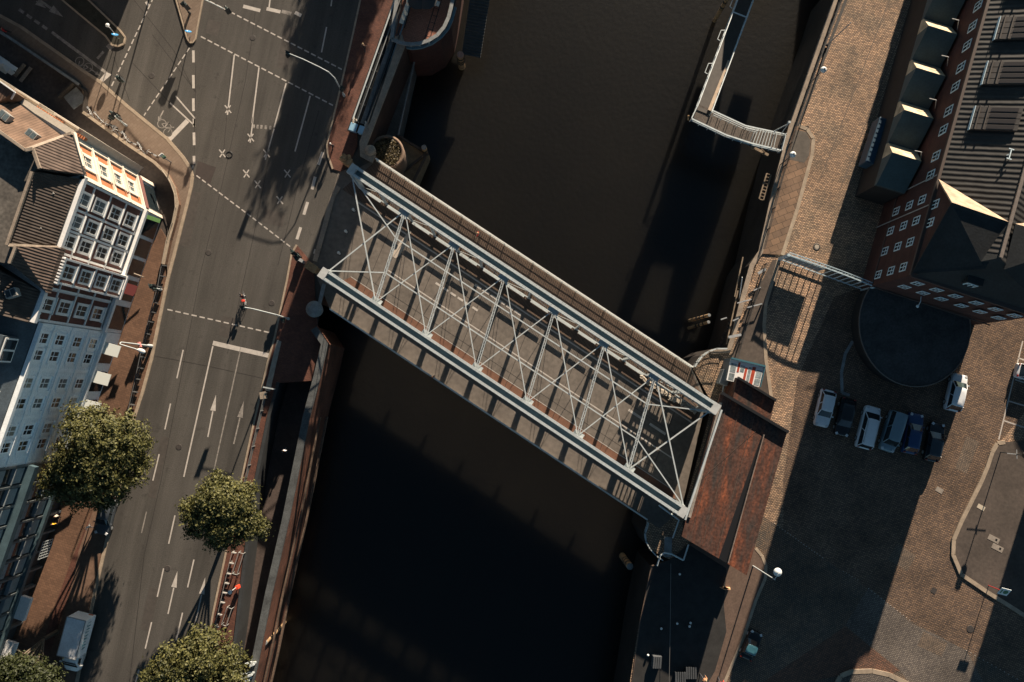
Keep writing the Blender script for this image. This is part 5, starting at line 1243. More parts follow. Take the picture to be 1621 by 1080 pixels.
m = MB(); c = Vector((b.x, b.y, 3.0)); m.bar(c - Vector((1.1, -.1, 0)), c + Vector((1.1, -.1, 0)), .08, .06); m.bar(c - Vector((0, .5, 0)), c + Vector((0, .5, 0)), .08, .06); m.build('cross_arm', GALV, t_)
MB().lathe((b.x, b.y, 4.3), [(.15, 0), (.36, .1), (.34, .7), (.1, .8)], 12).build('lamp_head', STEELD, t_)
t_ = thing('pole', 'tall thin blue-grey pole at the top of the east quay edge', 'pole', P(1309, 72, .12)); MB().tube(P(1309, 72, .12), P(1347, 36, 6.6), .07, 8, .05).build('shaft', GALV, t_); MB().lathe(P(1309, 72, .12), [(.16, 0), (.14, .3)], 8).build('foot', STEELD, t_)
# low street furniture in the north-west courtyard
t_ = thing('market_stall', 'white boxy stall in the shaded courtyard', 'stall', P(14, 106))
m = MB(); q = P(12, 108); m.box(q, 1.2, 1.0, 1.9, R(35)); m.build('counter', WFRAME, t_, .04); m = MB(); m.box(P(16, 104, 2.0), 1.9, .5, .14, R(-33)); m.box(P(18, 113, .5), .5, .9, 1.0, R(35)); m.build('canopy', WFRAME, t_, .03)
for (a, b, l, mm) in (((32, 129), (49, 107), 'pale beam-like bench in the shaded courtyard', STONE), ((23, 121), (39, 102), 'brown narrow bench beside the white stall', TIMBER)):
    t_ = thing('bench', l, 'bench', (P(*a) + P(*b)) / 2); MB().bar(P(*a, .47), P(*b, .47), .42, .08).build('seat', mm, t_)
    for f in (.15, .85): MB().bar(lerp(P(*a), P(*b), f), lerp(P(*a, .43), P(*b, .43), f), .3, .1).build('leg', STEELD, t_)
# small kerbside things
for c, l in (((1490, 284), None),): pass

# ================================================================ trees
def leafmat(name, a, b):
    m = bpy.data.materials.new(name); m.use_nodes = True; N = m.node_tree.nodes; L = m.node_tree.links; s = N['Principled BSDF']; s.inputs['Roughness'].default_value = .55
    s.inputs['Specular IOR Level'].default_value = .35
    gi = N.new('ShaderNodeNewGeometry'); rp = N.new('ShaderNodeValToRGB'); L.new(gi.outputs['Random Per Island'], rp.inputs['Fac'])
    rp.color_ramp.elements[0].color = (*a, 1); rp.color_ramp.elements[1].color = (*b, 1); rp.color_ramp.elements[1].position = .9
    L.new(rp.outputs[0], s.inputs['Base Color'])
    tr = N.new('ShaderNodeBsdfTranslucent'); L.new(rp.outputs[0], tr.inputs['Color']); mx = N.new('ShaderNodeMixShader'); mx.inputs[0].default_value = .22
    out = N['Material Output']; L.new(s.outputs[0], mx.inputs[1]); L.new(tr.outputs[0], mx.inputs[2]); L.new(mx.outputs[0], out.inputs['Surface'])
    return m
LEAF = leafmat('plane_leaves', (.030, .036, .011), (.150, .142, .046)); BARK = mat('bark', (.11, .085, .06), .9, var=.3, scale=2)
def tree(label, trunk, blobs, n, z0=.1, leaf=.18, group=None, seed=1, name='street_tree', lm=None):
    """blobs: (px, py, z, rx, rz) lobes of the crown in photo pixels for the centre, metres for the radii"""
    rnd = random.Random(seed)
    b = Vector(trunk) if not isinstance(trunk, tuple) or len(trunk) == 3 else P(*trunk, z0); t = thing(name, label, 'tree', b, group)
    B = [(P(x, y, z) if not isinstance(x, Vector) else x, rx, rz) for x, y, z, rx, rz in blobs]
    m = MB(); top = sum((c for c, _, _ in B), Vector()) / len(B); fork = Vector((b.x, b.y, b.z + 2.6))
    m.tube(b, fork, .26, 10, .2)
    for c, rx, rz in B:
        e = Vector((c.x, c.y, c.z + rz * .2)); mid = lerp(fork, e, .5) + Vector((rnd.uniform(-.4, .4), rnd.uniform(-.4, .4), .3)); m.tube(fork, mid, .12, 7, .08); m.tube(mid, e, .08, 6, .03)
        for k in range(4):
            a = rnd.uniform(0, 6.28); m.tube(mid, mid + Vector((math.cos(a) * rx * .7, math.sin(a) * rx * .7, rz * .5)), .05, 5, .015)
    m.build('trunk', BARK, t)
    vs = []; fs = []
    # twig clumps on the shells of the lobes, each clump a spray of leaves
    tot = sum(rx * rx for _, rx, _ in B)
    clumps = []
    for c, rx, rz in B:
        k_ = int(n * 1.35 / 16 * rx * rx / tot)
        for _ in range(k_):
            zz = rnd.uniform(-.55, 1); a = rnd.uniform(0, 6.283); rr = math.sqrt(max(0, 1 - zz * zz)); d = rnd.uniform(.62, 1.06) if rnd.random() < .85 else rnd.uniform(.3, .7)
            bump_ = 1 + .16 * math.sin(a * 3 + zz * 4 + rx) + .10 * math.sin(a * 7 - zz * 6)
            q = c + Vector((math.cos(a) * rr * rx * d * bump_, math.sin(a) * rr * rx * d * bump_, zz * rz * d))
            clumps.append((q, Vector((math.cos(a) * rr, math.sin(a) * rr, zz + .35)).normalized()))
    for q, nn in clumps:
        cr = rnd.uniform(.28, .62)
        for _ in range(16):
            p_ = q + Vector((rnd.gauss(0, cr * .55), rnd.gauss(0, cr * .55), rnd.gauss(0, cr * .38)))
            nv = (nn + Vector((rnd.gauss(0, .55), rnd.gauss(0, .55), rnd.gauss(0, .4)))).normalized()
            u = nv.orthogonal().normalized(); w2 = nv.cross(u); an = rnd.uniform(0, 6.28); u2 = u * math.cos(an) + w2 * math.sin(an); w2 = nv.cross(u2)
            s = leaf * rnd.uniform(.6, 1.25); o = len(vs)
            vs += [p_ - u2 * s * .9, p_ - w2 * s * .55 + nv * s * .12, p_ + u2 * s, p_ + w2 * s * .55 + nv * s * .12]; fs.append((o, o + 1, o + 2, o + 3))
    m = MB(); m.add(vs, fs); m.build('crown', lm or LEAF, t)
    return t
tree('large dense tree between the stucco house and the street', (193, 733), [(155, 698, 9, 3.0, 2.8), (192, 694, 7.6, 2.6, 2.2), (148, 740, 8.5, 3.1, 2.8), (187, 735, 7.0, 2.6, 2.2), (115, 735, 8.2, 2.3, 2.2), (90, 764, 7.4, 1.7, 1.6), (125, 772, 7.4, 2.1, 1.8), (174, 772, 6.2, 1.9, 1.7), (122, 668, 8.8, 1.5, 1.5), (152, 664, 8.4, 1.3, 1.4), (222, 700, 5.8, 1.1, 1.2), (222, 735, 5.6, 1.0, 1.0), (160, 796, 6.6, .9, .9)], 26000, seed=3)
tree('middle-sized round tree at the right edge of the street', (375, 800), [(345, 792, 7.2, 2.4, 2.2), (372, 800, 7, 2.2, 2.0), (330, 815, 6.8, 2.2, 2.0), (362, 832, 6.6, 2.2, 2.0), (392, 828, 6.2, 1.7, 1.5), (303, 808, 6.6, 1.3, 1.2), (347, 764, 6.8, 1.1, 1.2), (388, 778, 6.4, 1.0, 1.0), (345, 852, 6, 1.3, 1.2), (413, 838, 5.8, .8, .8), (308, 840, 6, .8, .8)], 17000, seed=5)
tree('pale leaved tree at the bottom edge right of the lanes', (338, 1010), [(310, 1050, 7.2, 2.7, 2.4), (345, 1045, 7, 2.6, 2.2), (265, 1062, 6.6, 2.4, 2.2), (320, 1020, 6.4, 1.9, 1.6), (360, 1050, 6.4, 1.7, 1.5), (245, 1075, 6, 1.6, 1.5), (300, 1090, 7, 3, 2.4), (355, 1090, 7, 2.4, 2.4)], 15000, seed=9)
tree('dark shaded tree in the bottom left corner beside the truck', (90, 1000), [(36, 1068, 7, 2.0, 1.8), (66, 1080, 6.6, 1.9, 1.8), (8, 1078, 7, 2.2, 1.9), (45, 1095, 7, 2.6, 2.2), (82, 1098, 6.2, 1.6, 1.5), (20, 1056, 6.2, 1.1, 1.0)], 13000, seed=12, lm=leafmat('shade_dark_leaves', (.012, .018, .006), (.05, .06, .018)))  # shade falling on this tree is put into the darker leaf colour
# ================================================================ walls, fences and quay furniture
cw = thing('curved_wall', 'low curved wall with pale coping between the courtyard and the corner pavement', 'wall', P(210, 237))
fp = px(FENCE[2:11])
wall_strip(fp, -.05, .95, .25, 1).build('masonry', BROWNPAVE, cw); wall_strip([q for q in fp], .952, 1.05, .34, 1).build('coping', KERB, cw)
cw = thing('low_wall', 'short dark courtyard wall along the side street', 'wall', P(80, 105)); wall_strip(px([(-40, 30), (20, 66), (130, 140)]), -.05, .85, .25, 1).build('masonry', mat('dark_wall', (.07, .06, .05), .8, var=.2, scale=1), cw)
wall_strip(px([(-40, 30), (20, 66), (130, 140)]), .852, .95, .3, 1).build('coping', GRANITE, cw)
st_ = thing('cellar_stair', 'sunken cellar entrance with low walls beside the courtyard corner', 'stairs', P(118, 150))
m = MB(); q = px([(97, 157), (120, 134), (140, 148), (137, 184)]); 
for a, b in zip(q, q[1:]): m.bar(a + Vector((0, 0, .4)), b + Vector((0, 0, .4)), .22, .8)
m.build('surround', DARKTIMBER, st_)
m = MB()
for k in range(8): a = lerp(P(104, 153), P(122, 139), k / 8); m.box((a.x + .6, a.y - .7, .02), .45, 1.9, .12 + .03 * (k % 2), R(40))
m.build('step', GRANITE, st_)
def guard(label, pts, h=1.0, post=2.2, m_=STEELD, bars=2, r=.045, wide=.0, z0=.12):
    q = px(pts); t = thing('guard_rail', label, 'railing', q[0]); m = MB()
    for k in range(bars): m.path([p_ + Vector((0, 0, z0 + h * (k + 1) / bars)) for p_ in q], r, 6)
    m.build('rail', m_, t)
    for a, b in zip(q, q[1:]):
        n_ = max(1, round((b - a).length / post))
        for k in range(n_):
            p_ = lerp(a, b, k / n_); m = MB(); m.bar(p_ + Vector((0, 0, z0 - .1)), p_ + Vector((0, 0, z0 + h)), .10, .10)
            if wide: d = (b - a).normalized(); nn = Vector((-d.y, d.x, 0)); m.bar(p_ + Vector((0, 0, z0 + h * .8)), p_ + nn * wide + Vector((0, 0, z0 + h * .8)), .10, .3); 
            m.build('post', m_, t)
    return t
guard('double pale guard rail bending round the corner pavement', [(262, 272), (276, 292), (283, 312), (284, 332), (279, 356), (270, 384), (263, 420)], 1.1, 1.8, mat('warm_rail', (.32, .27, .21), .6), 3, .05)
guard('dark guard rail with broad posts along the pavement before the stucco house', [(262, 422), (256, 455), (249, 480), (241, 510), (232, 548), (221, 600), (212, 640), (206, 664)], 1.0, 1.35, mat('guard_grey', (.10, .10, .10), .6), 2, .045, .55)
guard('thin pale fence on the street edge above the promenade wall', [(424, 622), (404, 706), (391, 765)], 1.1, 2.0, mat('fence_grey', (.17, .175, .17), .5), 3, .03)
guard('low fence with short crosswise posts between two street trees', [(372, 872), (364, 905), (354, 950), (345, 988), (338, 1015)], .95, 1.15, mat('thin_fence', (.30, .29, .27), .6), 1, .025, .45)
for a, b, l in (((382, 872), (372, 905), 'pale hoop bike stand below the round tree'), ((364, 958), (355, 985), 'pale hoop bike stand left of the red bin lamp')):
    t = thing('bike_stand', l, 'bike rack', P(*a)); q, r_ = P(*a), P(*b); d = (r_ - q).normalized(); nn = Vector((-d.y, d.x, 0)) * .55
    m = MB(); 
    m.path([q + nn * .0 + Vector((0, 0, .1)), q + Vector((0, 0, .95)), r_ + Vector((0, 0, .95)), r_ + Vector((0, 0, .1))], .045); m.path([q + nn + Vector((0, 0, .1)), q + nn + Vector((0, 0, .95)), r_ + nn + Vector((0, 0, .95)), r_ + nn + Vector((0, 0, .1))], .045)
    for e in (q, r_): m.tube(e + Vector((0, 0, .95)), e + nn + Vector((0, 0, .95)), .045, 6)
    m.build('hoop', mat('hoop_steel', (.24, .235, .22), .6), t)
t = thing('portal_railing', 'pale railing across the end of the red pavement above the promenade mouth', 'railing', P(430, 616))
q = px([(421, 613), (437, 616)]); m = MB(); m.bar(q[0] + Vector((0, 0, 1.1)), q[1] + Vector((0, 0, 1.1)), .14, .08)
m.build('rail', STEEL, t); m = MB()
for f in (0, .5, 1): p_ = lerp(q[0], q[1], f); m.bar(p_ + Vector((0, 0, .1)), p_ + Vector((0, 0, 1.06)), .07, .07)
m.build('post', STEEL, t); MB().box(P(419, 626, .12), .55, .8, 1.0, R(10)).build('end_block', STONE, t)
t = thing('lattice_gate', 'white lattice gate standing before the panel house', 'gate', P(78, 868, .1))
m = MB(); a, b = P(84, 853, .1), P(76, 880, .1)
for k in range(7): q = lerp(a, b, k / 6); m.bar(q, q + Vector((0, 0, 2.0)), .07, .05)
for k in range(5): m.bar(a + Vector((0, 0, .05 + k * .48)), b + Vector((0, 0, .05 + k * .48)), .06, .06)
m.build('lattice', STEEL, t)
t = thing('promenade_gate', 'pale steel gate posts at the southern promenade parapet', 'gate', P(404, 1050, 0))
m = MB()
for k, (x, y) in enumerate(((405, 1046), (402, 1062), (398, 1070))): q = P(x, y, .2); m.box(q, .5, .2, 1.6, R(20)); m.path([q + Vector((-.4, 0, .9)), q + Vector((-.8, .1, 1.3)), q + Vector((-.2, .3, 1.3)), q + Vector((.4, .2, 1.1))], .06)
m.build('gate_post', STEEL, t)
# mooring piles
PILE = mat('pile_timber', (.36, .23, .12), .85, var=.5, scale=1.1, stretch=(1, 1, 1.8))
def pile(label, base, zt, r=.28, group='mooring piles', capm=None, lean=(0, 0)):
    b = P(*base, WZ); t = thing('mooring_pile', label, 'mooring pile', b, group)
    top = Vector((b.x + lean[0], b.y + lean[1], zt))
    m = MB(); m.tube(b - Vector((0, 0, 1.5)), top, r * 1.05, 14, r); m.build('shaft', PILE, t)
    m = MB(); m.tube(top, top + Vector((0, 0, .1)), r * 1.02, 14, r * .9); m.build('cap', capm or GRANITE, t)
    for f in (.45, .6, .8): c = lerp(b, top, f); MB().tube(c - Vector((0, 0, .15)), c + Vector((0, 0, .15)), r * 1.12, 14).build('band', BLACK, t)
    return t
pile('banded mooring pile at the bottom left quay, longest in view', (449, 985), -1.2, .34)
pile('banded mooring pile at the left quay above the longest one', (472, 861), -2.6, .3)
pile('small mooring pile against the quay wall below the bridge', (492, 749), -3.6, .3)
pile('white capped pile in the canal above the gangway', (1131, 33), -.6, .26, capm=WFRAME)
pile('rope topped pile with a rosy cap beside the bastion', (731, 106), -5.4, .44, capm=mat('rosy_cap', (.50, .27, .20), .7, var=.4, scale=6))
pile('leaning twin pile off the east quay, upper one', (1089, 508), -2.6, .2, lean=(1.0, .1)); pile('leaning twin pile off the east quay, lower one', (1088, 520), -2.6, .2, lean=(1.0, .25))
pile('dark pile in the shaded canal below the landing', (985, 880), -3.2, .4)
pile('ochre round pile at the corner of the timber landing stage', (677, 252), -4.2, .32)
# north-west landing stage
ls = thing('landing_stage', 'timber landing stage with diagonal beams beside the far truss end', 'landing', P(650, 250, -5.5))
pts = px([(632, 215), (676, 243), (655, 292), (628, 330), (605, 300)], -5.5)
MB().prism([(p.x, p.y) for p in pts], WZ - .5, -5.5).build('deck', mat('landing_ground', (.20, .145, .085), .9, var=.3, scale=1.2), ls)
m = MB()
for a, b in (((629, 214), (674, 242)), ((674, 244), (628, 280)), ((676, 244), (650, 296))): m.bar(P(*a, -5.2), P(*b, -5.2), .3, .3)
m.build('beam', DARKTIMBER, ls)
lw = struct('lower_quay', MB().prism([(p.x, p.y) for p in px([(690, 90), (658, 90), (630, 216), (600, 250), (560, 250), (620, 60)], -5.6)], WZ - 1, -5.6), mat('lower_quay_ground', (.10, .095, .085), .9, var=.25, scale=.7))
tag(MB().path([P(658, 88, -4.6), P(644, 150, -4.6), P(630, 214, -4.6)], .12).build('landing_rail', GRANITE), 'long pale rail along the lower quay edge', 'railing')
pl = thing('round_planter', 'round stone planter with a dry bush beside the far truss end', 'planter', P(612, 243, -1))
c = P(612, 242, -1.4); m = MB(); m.lathe((c.x, c.y, -6.0), [(2.1, 0), (2.1, 4.6), (2.1, 4.8), (1.75, 4.8), (1.75, 4.5)], 28, False); m.build('ring_wall', mat('planter_stone', (.20, .135, .095), .85, var=.25, scale=1.2), pl)
m = MB(); m.lathe((c.x, c.y, -6.0), [(1.76, 4.5), (.01, 4.55)], 24, False); m.build('soil', mat('soil', (.045, .035, .022), .95, var=.3, scale=2), pl)
rnd = random.Random(4); vs = []; fs = []
for k in range(900):
    a = rnd.uniform(0, 6.28); rr = 1.7 * math.sqrt(rnd.random()); q = Vector((c.x + rr * math.cos(a), c.y + rr * math.sin(a), -1.4 + rnd.uniform(.0, .9) * (1.3 - rr / 2)))
    nv = Vector((rnd.gauss(0, .6), rnd.gauss(0, .6), 1)).normalized(); u = nv.orthogonal().normalized(); w2 = nv.cross(u); s = rnd.uniform(.06, .16); o = len(vs); vs += [q - u * s, q - w2 * s * .6, q + u * s, q + w2 * s * .6]; fs.append((o, o + 1, o + 2, o + 3))
bs = thing('bush', 'dry olive bush growing in the round stone planter', 'bush', Vector((c.x, c.y, -1.5)))
MB().add(vs, fs).build('foliage', leafmat('dry_leaves', (.04, .033, .02), (.14, .105, .045)), bs)
m = MB()
for k in range(10): a = k * .63; m.tube((c.x, c.y, -1.5), (c.x + 1.2 * math.cos(a), c.y + 1.2 * math.sin(a), -.8), .03, 5, .012)
m.build('stem', BARK, bs)
# bastion terrace at the top
tz = .55
bt = thing('bastion', 'round bastion terrace with red paving and a pale handrail at the top of the canal', 'terrace', P(680, 20, tz))
bp = [(p.x, p.y) for p in px([(655, -60), (640, -10), (624, 62), (648, 70), (672, 68), (696, 54), (712, 28), (718, 0), (728, -60)], tz)]
MB().prism(bp, WZ - 1, tz).build('drum_wall', WB if 'WB' in globals() else QUAYBRICK, bt)
MB().sheet(bp, tz + .004).build('paving', brickmat('terrace_paving', (.33, .14, .09), (.26, .11, .07), (.10, .05, .04), .4, .2, R(20), .012, patch=.2), bt)
m = MB()
for (a, b) in (((630, 55), (655, -40)), ((640, 45), (664, -40)), ((672, 62), (700, -30)), ((681, 60), (708, -30))): m.ribbon(px([a, b], tz), .10, tz + .010)
for k in range(9): m.ribbon(px([(673 + k * 3.3, 56 - k * 11), (683 + k * 3.2, 60 - k * 11)], tz), .07, tz + .0115)
m.build('dark_joint', BLACK, bt)
rl = px([(632, -30), (620, 62), (634, 68), (650, 70.5), (664, 69), (678, 64.5), (692, 56), (703, 43), (710, 28), (714, 12), (719, -14), (726, -50)], tz + 1.0)
m = MB()
for a, b in zip(rl, rl[1:]): m.bar(a, b, .42, .14); m.bar(a - Vector((0, 0, .5)), b - Vector((0, 0, .5)), .05, .05)
m.build('handrail', GRANITE, bt)
for i, a in enumerate(rl):
    m = MB(); m.bar(a - Vector((0, 0, 1.0)), a - Vector((0, 0, .07)), .08, .08); m.build('post', STEELB, bt)
m = MB(); rl2 = [P(x, y, -.1) for x, y in ((622, 66), (636, 74), (652, 77), (668, 75), (684, 69), (698, 59), (709, 46), (716, 30), (721, 12))]
for a, b in zip(rl2, rl2[1:]): m.bar(a, b, .3, .25)
m.build('outer_ledge', STEELB, bt)
for i, (x, y, sx, sy, l) in enumerate(((643, 22, .5, 3.2, 'long row of pale terrace tables along the inner edge of the bastion'), (672, 3, 2.4, .7, 'pale terrace table at the upper end of the bastion'), (688, 9, 1.3, .6, 'rounded pale table beside the upper bastion table'))):
    q = P(x, y, tz); t = thing('terrace_table', l, 'table', q); MB().box(q + Vector((0, 0, .72)), sx, sy, .06, R(-18)).build('table_top', CREAM, t, .02)
    for e in (-.35, .35): a = R(-18); MB().box(q + Vector((-math.sin(a) * e * sy if sy > sx else math.cos(a) * e * sx, math.cos(a) * e * sy if sy > sx else math.sin(a) * e * sx, 0)), .1, .1, .72).build('leg', STEELD, t)
for k, (x, y) in enumerate(((645, 30), (641, 38), (648, 15), (678, 12), (664, 12))):
    q = P(x, y, tz); t = thing('parasol', ['folded pale parasol at the lower end of the table row', 'small folded parasol nearest the terrace corner', 'folded parasol at the upper end of the table row', 'dark open parasol shading the middle of the terrace', 'dark open parasol at the upper terrace'][k], 'parasol', q)
    MB().tube(q, q + Vector((0, 0, 2.4)), .04, 6).build('pole', STEELD, t)
    MB().lathe(q, [(.16, 1.2), (.2, 1.5), (.05, 2.5)] if k < 3 else [(1.25, 2.0), (.7, 2.25), (.03, 2.5)], 10).build('canopy', CREAM if k < 3 else mat('dark_canopy', (.03, .03, .032), .8), t)
sr = thing('quay_stairs', 'dark wide stairs going down to the water right of the bastion', 'stairs', P(735, 20, -3))
m = MB(); a0, a1 = P(752, -40, -1.0), P(730, 60, -1.0); d = (a1 - a0); nn = Vector((-d.y, d.x, 0)).normalized()
for k in range(26): q = lerp(a0, a1, k / 26); m.bar(q - nn * .2, q + nn * 2.2, .30, .2, Vector((0, 0, 1))); 
for k in range(26):
    for j in range(4): m.v[-(j + 1)] = m.v[-(j + 1)]
vs2 = []
for i, v_ in enumerate(m.v): k = i // 8; vs2.append((v_[0], v_[1], v_[2] - k * .20))
m.v = vs2; m.build('step', mat('wet_stone', (.06, .065, .065), .7, var=.2, scale=1), sr)
# escalator pit
es = thing('escalator_pit', 'pair of long escalators with pale balustrades in the sunken station entrance', 'escalator', P(605, 110))
e0, e1 = P(570, 207), P(627, 45); d = (e1 - e0); dl = d.length; d.normalize(); nn = Vector((-d.y, d.x, 0))
pit = [e0 + nn * 1.4 - d * .5, e0 - nn * 1.55 - d * .5, e1 + d * 6 - nn * 1.55, e1 + d * 6 + nn * 1.4]
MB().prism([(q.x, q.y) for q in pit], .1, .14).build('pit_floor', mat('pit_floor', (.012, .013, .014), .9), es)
for o, w_, mm, nm, z in ((.95, .16, STEEL, 'balustrade', 1.0), (.42, .10, GRANITE, 'balustrade', .9), (-.08, .50, GRANITE, 'step_band', .35), (.62, .22, STEELD, 'step_band', .3), (-.62, .12, STEELD, 'balustrade', .9), (-.95, .14, STEELB, 'balustrade', 1.0)):
    m = MB(); a, b = e0 + nn * o + d * .8, e1 + nn * o + d * 5
    m.bar(a + Vector((0, 0, z)), b + Vector((0, 0, z)), w_, .10)
    if nm == 'step_band':
        for k in range(60): q = lerp(a, b, k / 60); m.bar(q - nn * w_ * .48 + Vector((0, 0, z + .08)), q + nn * w_ * .48 + Vector((0, 0, z + .08)), .07, .05)
    else:
        for k in range(9): q = lerp(a, b, k / 8); m.bar(q + Vector((0, 0, .14)), q + Vector((0, 0, z - .05)), .06, .06)
    m.build(nm, mm, es)
CB = mat('comb_plate_blue', (.26, .44, .58), .4)
for o in (.62, -.45):
    q = e0 + nn * o - d * .1; m = MB(); m.box(q + Vector((0, 0, .9)), .95, .85, .10, math.atan2(d.y, d.x)); m.box(q - d * .35 + Vector((0, 0, .14)), .12, .8, .76, math.atan2(d.y, d.x)); m.build('comb_plate', CB, es, .03)
    m = MB()
    for k in range(5): m.box(q + d * (.55 + .12 * k) + nn * random.uniform(-.3, .3) + Vector((0, 0, .85)), .14, .2, .18, random.random())
    m.build('machinery', CREAM, es)

# ================================================================ east quay furniture
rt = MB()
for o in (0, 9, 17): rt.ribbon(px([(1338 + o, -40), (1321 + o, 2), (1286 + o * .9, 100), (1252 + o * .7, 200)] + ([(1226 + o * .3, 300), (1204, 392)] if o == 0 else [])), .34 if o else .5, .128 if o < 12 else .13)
struct('railing_shadow', rt, mat('railing_shadow_tone', (.03, .027, .025), .7, var=.3, scale=2))  # dark strips stand in for railing shadows on the pavement
def qrail(label, pts, h=1.1, post=2.4, m_=None, z0=.15):
    return guard(label, pts, h, post, m_ or mat('dark_rail', (.06, .055, .05), .6), 3, .035, 0, z0)
qrail('long dark quay railing of the east bank running to the stepped corner', [(1345, -40), (1327, 0), (1295, 90), (1258, 195), (1230, 300), (1206, 396)])
qrail('second dark railing along the upper east quay edge', [(1333, -40), (1316, 2), (1283, 95), (1246, 200)], .9)
qrail('dark railing along the brown quay strip beside the stairs', [(1208, 420), (1190, 480), (1170, 545), (1158, 590)], 1.1)
gw = thing('gangway', 'blue-grey gangway with cream steps leading down to the canal and bending to the quay', 'gangway', P(1120, 180, -1))
A_, B_ = P(1112, 178, -1.0), P(1190, -30, -4.2); d = B_ - A_; dn = Vector((d.x, d.y, 0)).normalized(); n1 = Vector((-dn.y, dn.x, 0))
m = MB(); m.bar(A_ - n1 * .85 * 0, B_, 1.75, .16); m.build('ramp_deck', mat('gangway_boards', (.05, .043, .037), .8, var=.2, scale=2), gw)
m = MB()
for k in range(14): q = lerp(P(1124, 172, -.9), P(1153, 100, -2.2), k / 13); m.box(q, .52, .40, .14, math.atan2(dn.y, dn.x))
m.build('cream_step', mat('cream_step', (.52, .40, .29), .7, var=.1, scale=2), gw)
for s in (-1, 1):
    m = MB()
    for z in (.55, 1.1): m.bar(A_ + n1 * s * .9 + Vector((0, 0, z)), B_ + n1 * s * .9 + Vector((0, 0, z)), .09 if z > 1 else .05, .09)
    for k in range(14): q = lerp(A_, B_, k / 13) + n1 * s * .9; m.bar(q, q + Vector((0, 0, 1.08)), .07, .07)
    m.bar(A_ + n1 * s * .88 - Vector((0, 0, .1)), B_ + n1 * s * .88 - Vector((0, 0, .1)), .14, .3); m.build('side_rail', mat('gangway_steel', (.58, .63, .63), .5, var=.1, scale=1.5), gw)
m = MB(); 
for f in (.25, .5, .75): q = lerp(A_, B_, f); m.path([q + n1 * 1.1 + Vector((0, 0, .3)), q + n1 * 1.45 + Vector((0, 0, .4)), q + n1 * 1.45 + dn * 1.2 + Vector((0, 0, .4)), q + n1 * 1.0 + dn * 1.4 + Vector((0, 0, .4))], .05)
m.bar(lerp(A_, B_, .70) - n1 * .95 + Vector((0, 0, 1.15)), lerp(A_, B_, .70) + n1 * .95 + Vector((0, 0, 1.15)), .12, .12)
m.build('ring_bracket', MATS['gangway_steel'], gw)
plat = px([(1096, 186), (1105, 165), (1128, 175), (1180, 199), (1198, 203), (1245, 212), (1238, 237), (1190, 226), (1150, 214)], -1.0)
MB().prism([(q.x, q.y) for q in plat], -1.25, -1.0).build('platform', brickmat('platform_grating', (.17, .135, .11), (.13, .105, .085), (.03, .03, .03), 2, .12, R(-24 + 90), .03, patch=.2), gw)
m = MB(); 
for pts_, w_ in (([(1128, 175), (1180, 199), (1198, 203), (1245, 213)], .14), ([(1095, 188), (1150, 214), (1190, 227), (1236, 238)], .16), ([(1095, 187), (1106, 164)], .12), ([(1131, 180), (1182, 203), (1200, 207)], .07), ([(1245, 211), (1238, 238)], .10)):
    q = px(pts_, .1)
    for a, b in zip(q, q[1:]):
        m.bar(a, b, w_, .08); m.bar(a - Vector((0, 0, .5)), b - Vector((0, 0, .5)), .05, .05)
        n_ = max(2, int((b - a).length / 1.0))
        for k in range(n_ + 1): e = lerp(a, b, k / n_); m.bar(e - Vector((0, 0, 1.1)), e, .06, .06)
m.build('platform_rail', MATS['gangway_steel'], gw)
q = px([(1096, 189), (1150, 215), (1190, 228), (1232, 238)], -1.3); m = MB()
for a, b in zip(q, q[1:]): m.bar(a, b, .35, .5)
m.build('edge_girder', mat('edge_blue', (.10, .20, .27), .5, var=.5, scale=2.5), gw)
m = MB()
for k in range(9): m.bar(P(1196 + k * 4.2, 204 + k * .9, -.96), P(1187 + k * 4.6, 226 + k * 1.4, -.96), .08, .1)
m.build('tread_edge', STEEL, gw)
m = MB(); m.path([P(1225, 208, 0), P(1248, 196, 2.2)], .06); m.path([P(1238, 210, 0), P(1248, 196, 2.2)], .05); m.box(P(1248, 195, 2.1), .25, .25, .4); m.build('mooring_arm', STEEL, gw)
m = MB(); m.bar(P(1190, 233, -2.5), P(1216, 246, -2.5), .3, .3); m.bar(P(1206, 236, -2.0), P(1214, 245, -2.6), .12, .12); m.build('fender', TIMBER, gw)
m = MB(); m.bar(P(1089, 190, -1), P(1090, 183, .6), .12, .2); m.build('corner_fender', PILE, gw)
# ladder pontoon at the quay wall
t = thing('wall_ladder', 'pale timber ladder fixed to the dark east quay wall', 'ladder', P(1213, 290, -2))
m = MB()
for o in (-.28, .28): a, b = P(1217, 276, -1.2), P(1205, 316, -1.2); dd = (b - a).normalized(); n2 = Vector((-dd.y, dd.x, 0)); m.bar(a + n2 * o, b + n2 * o, .16, .2)
for k in range(9): q = lerp(a, b, k / 8); m.bar(q - n2 * .28, q + n2 * .28, .10, .10)
m.build('timber', TIMBER, t)
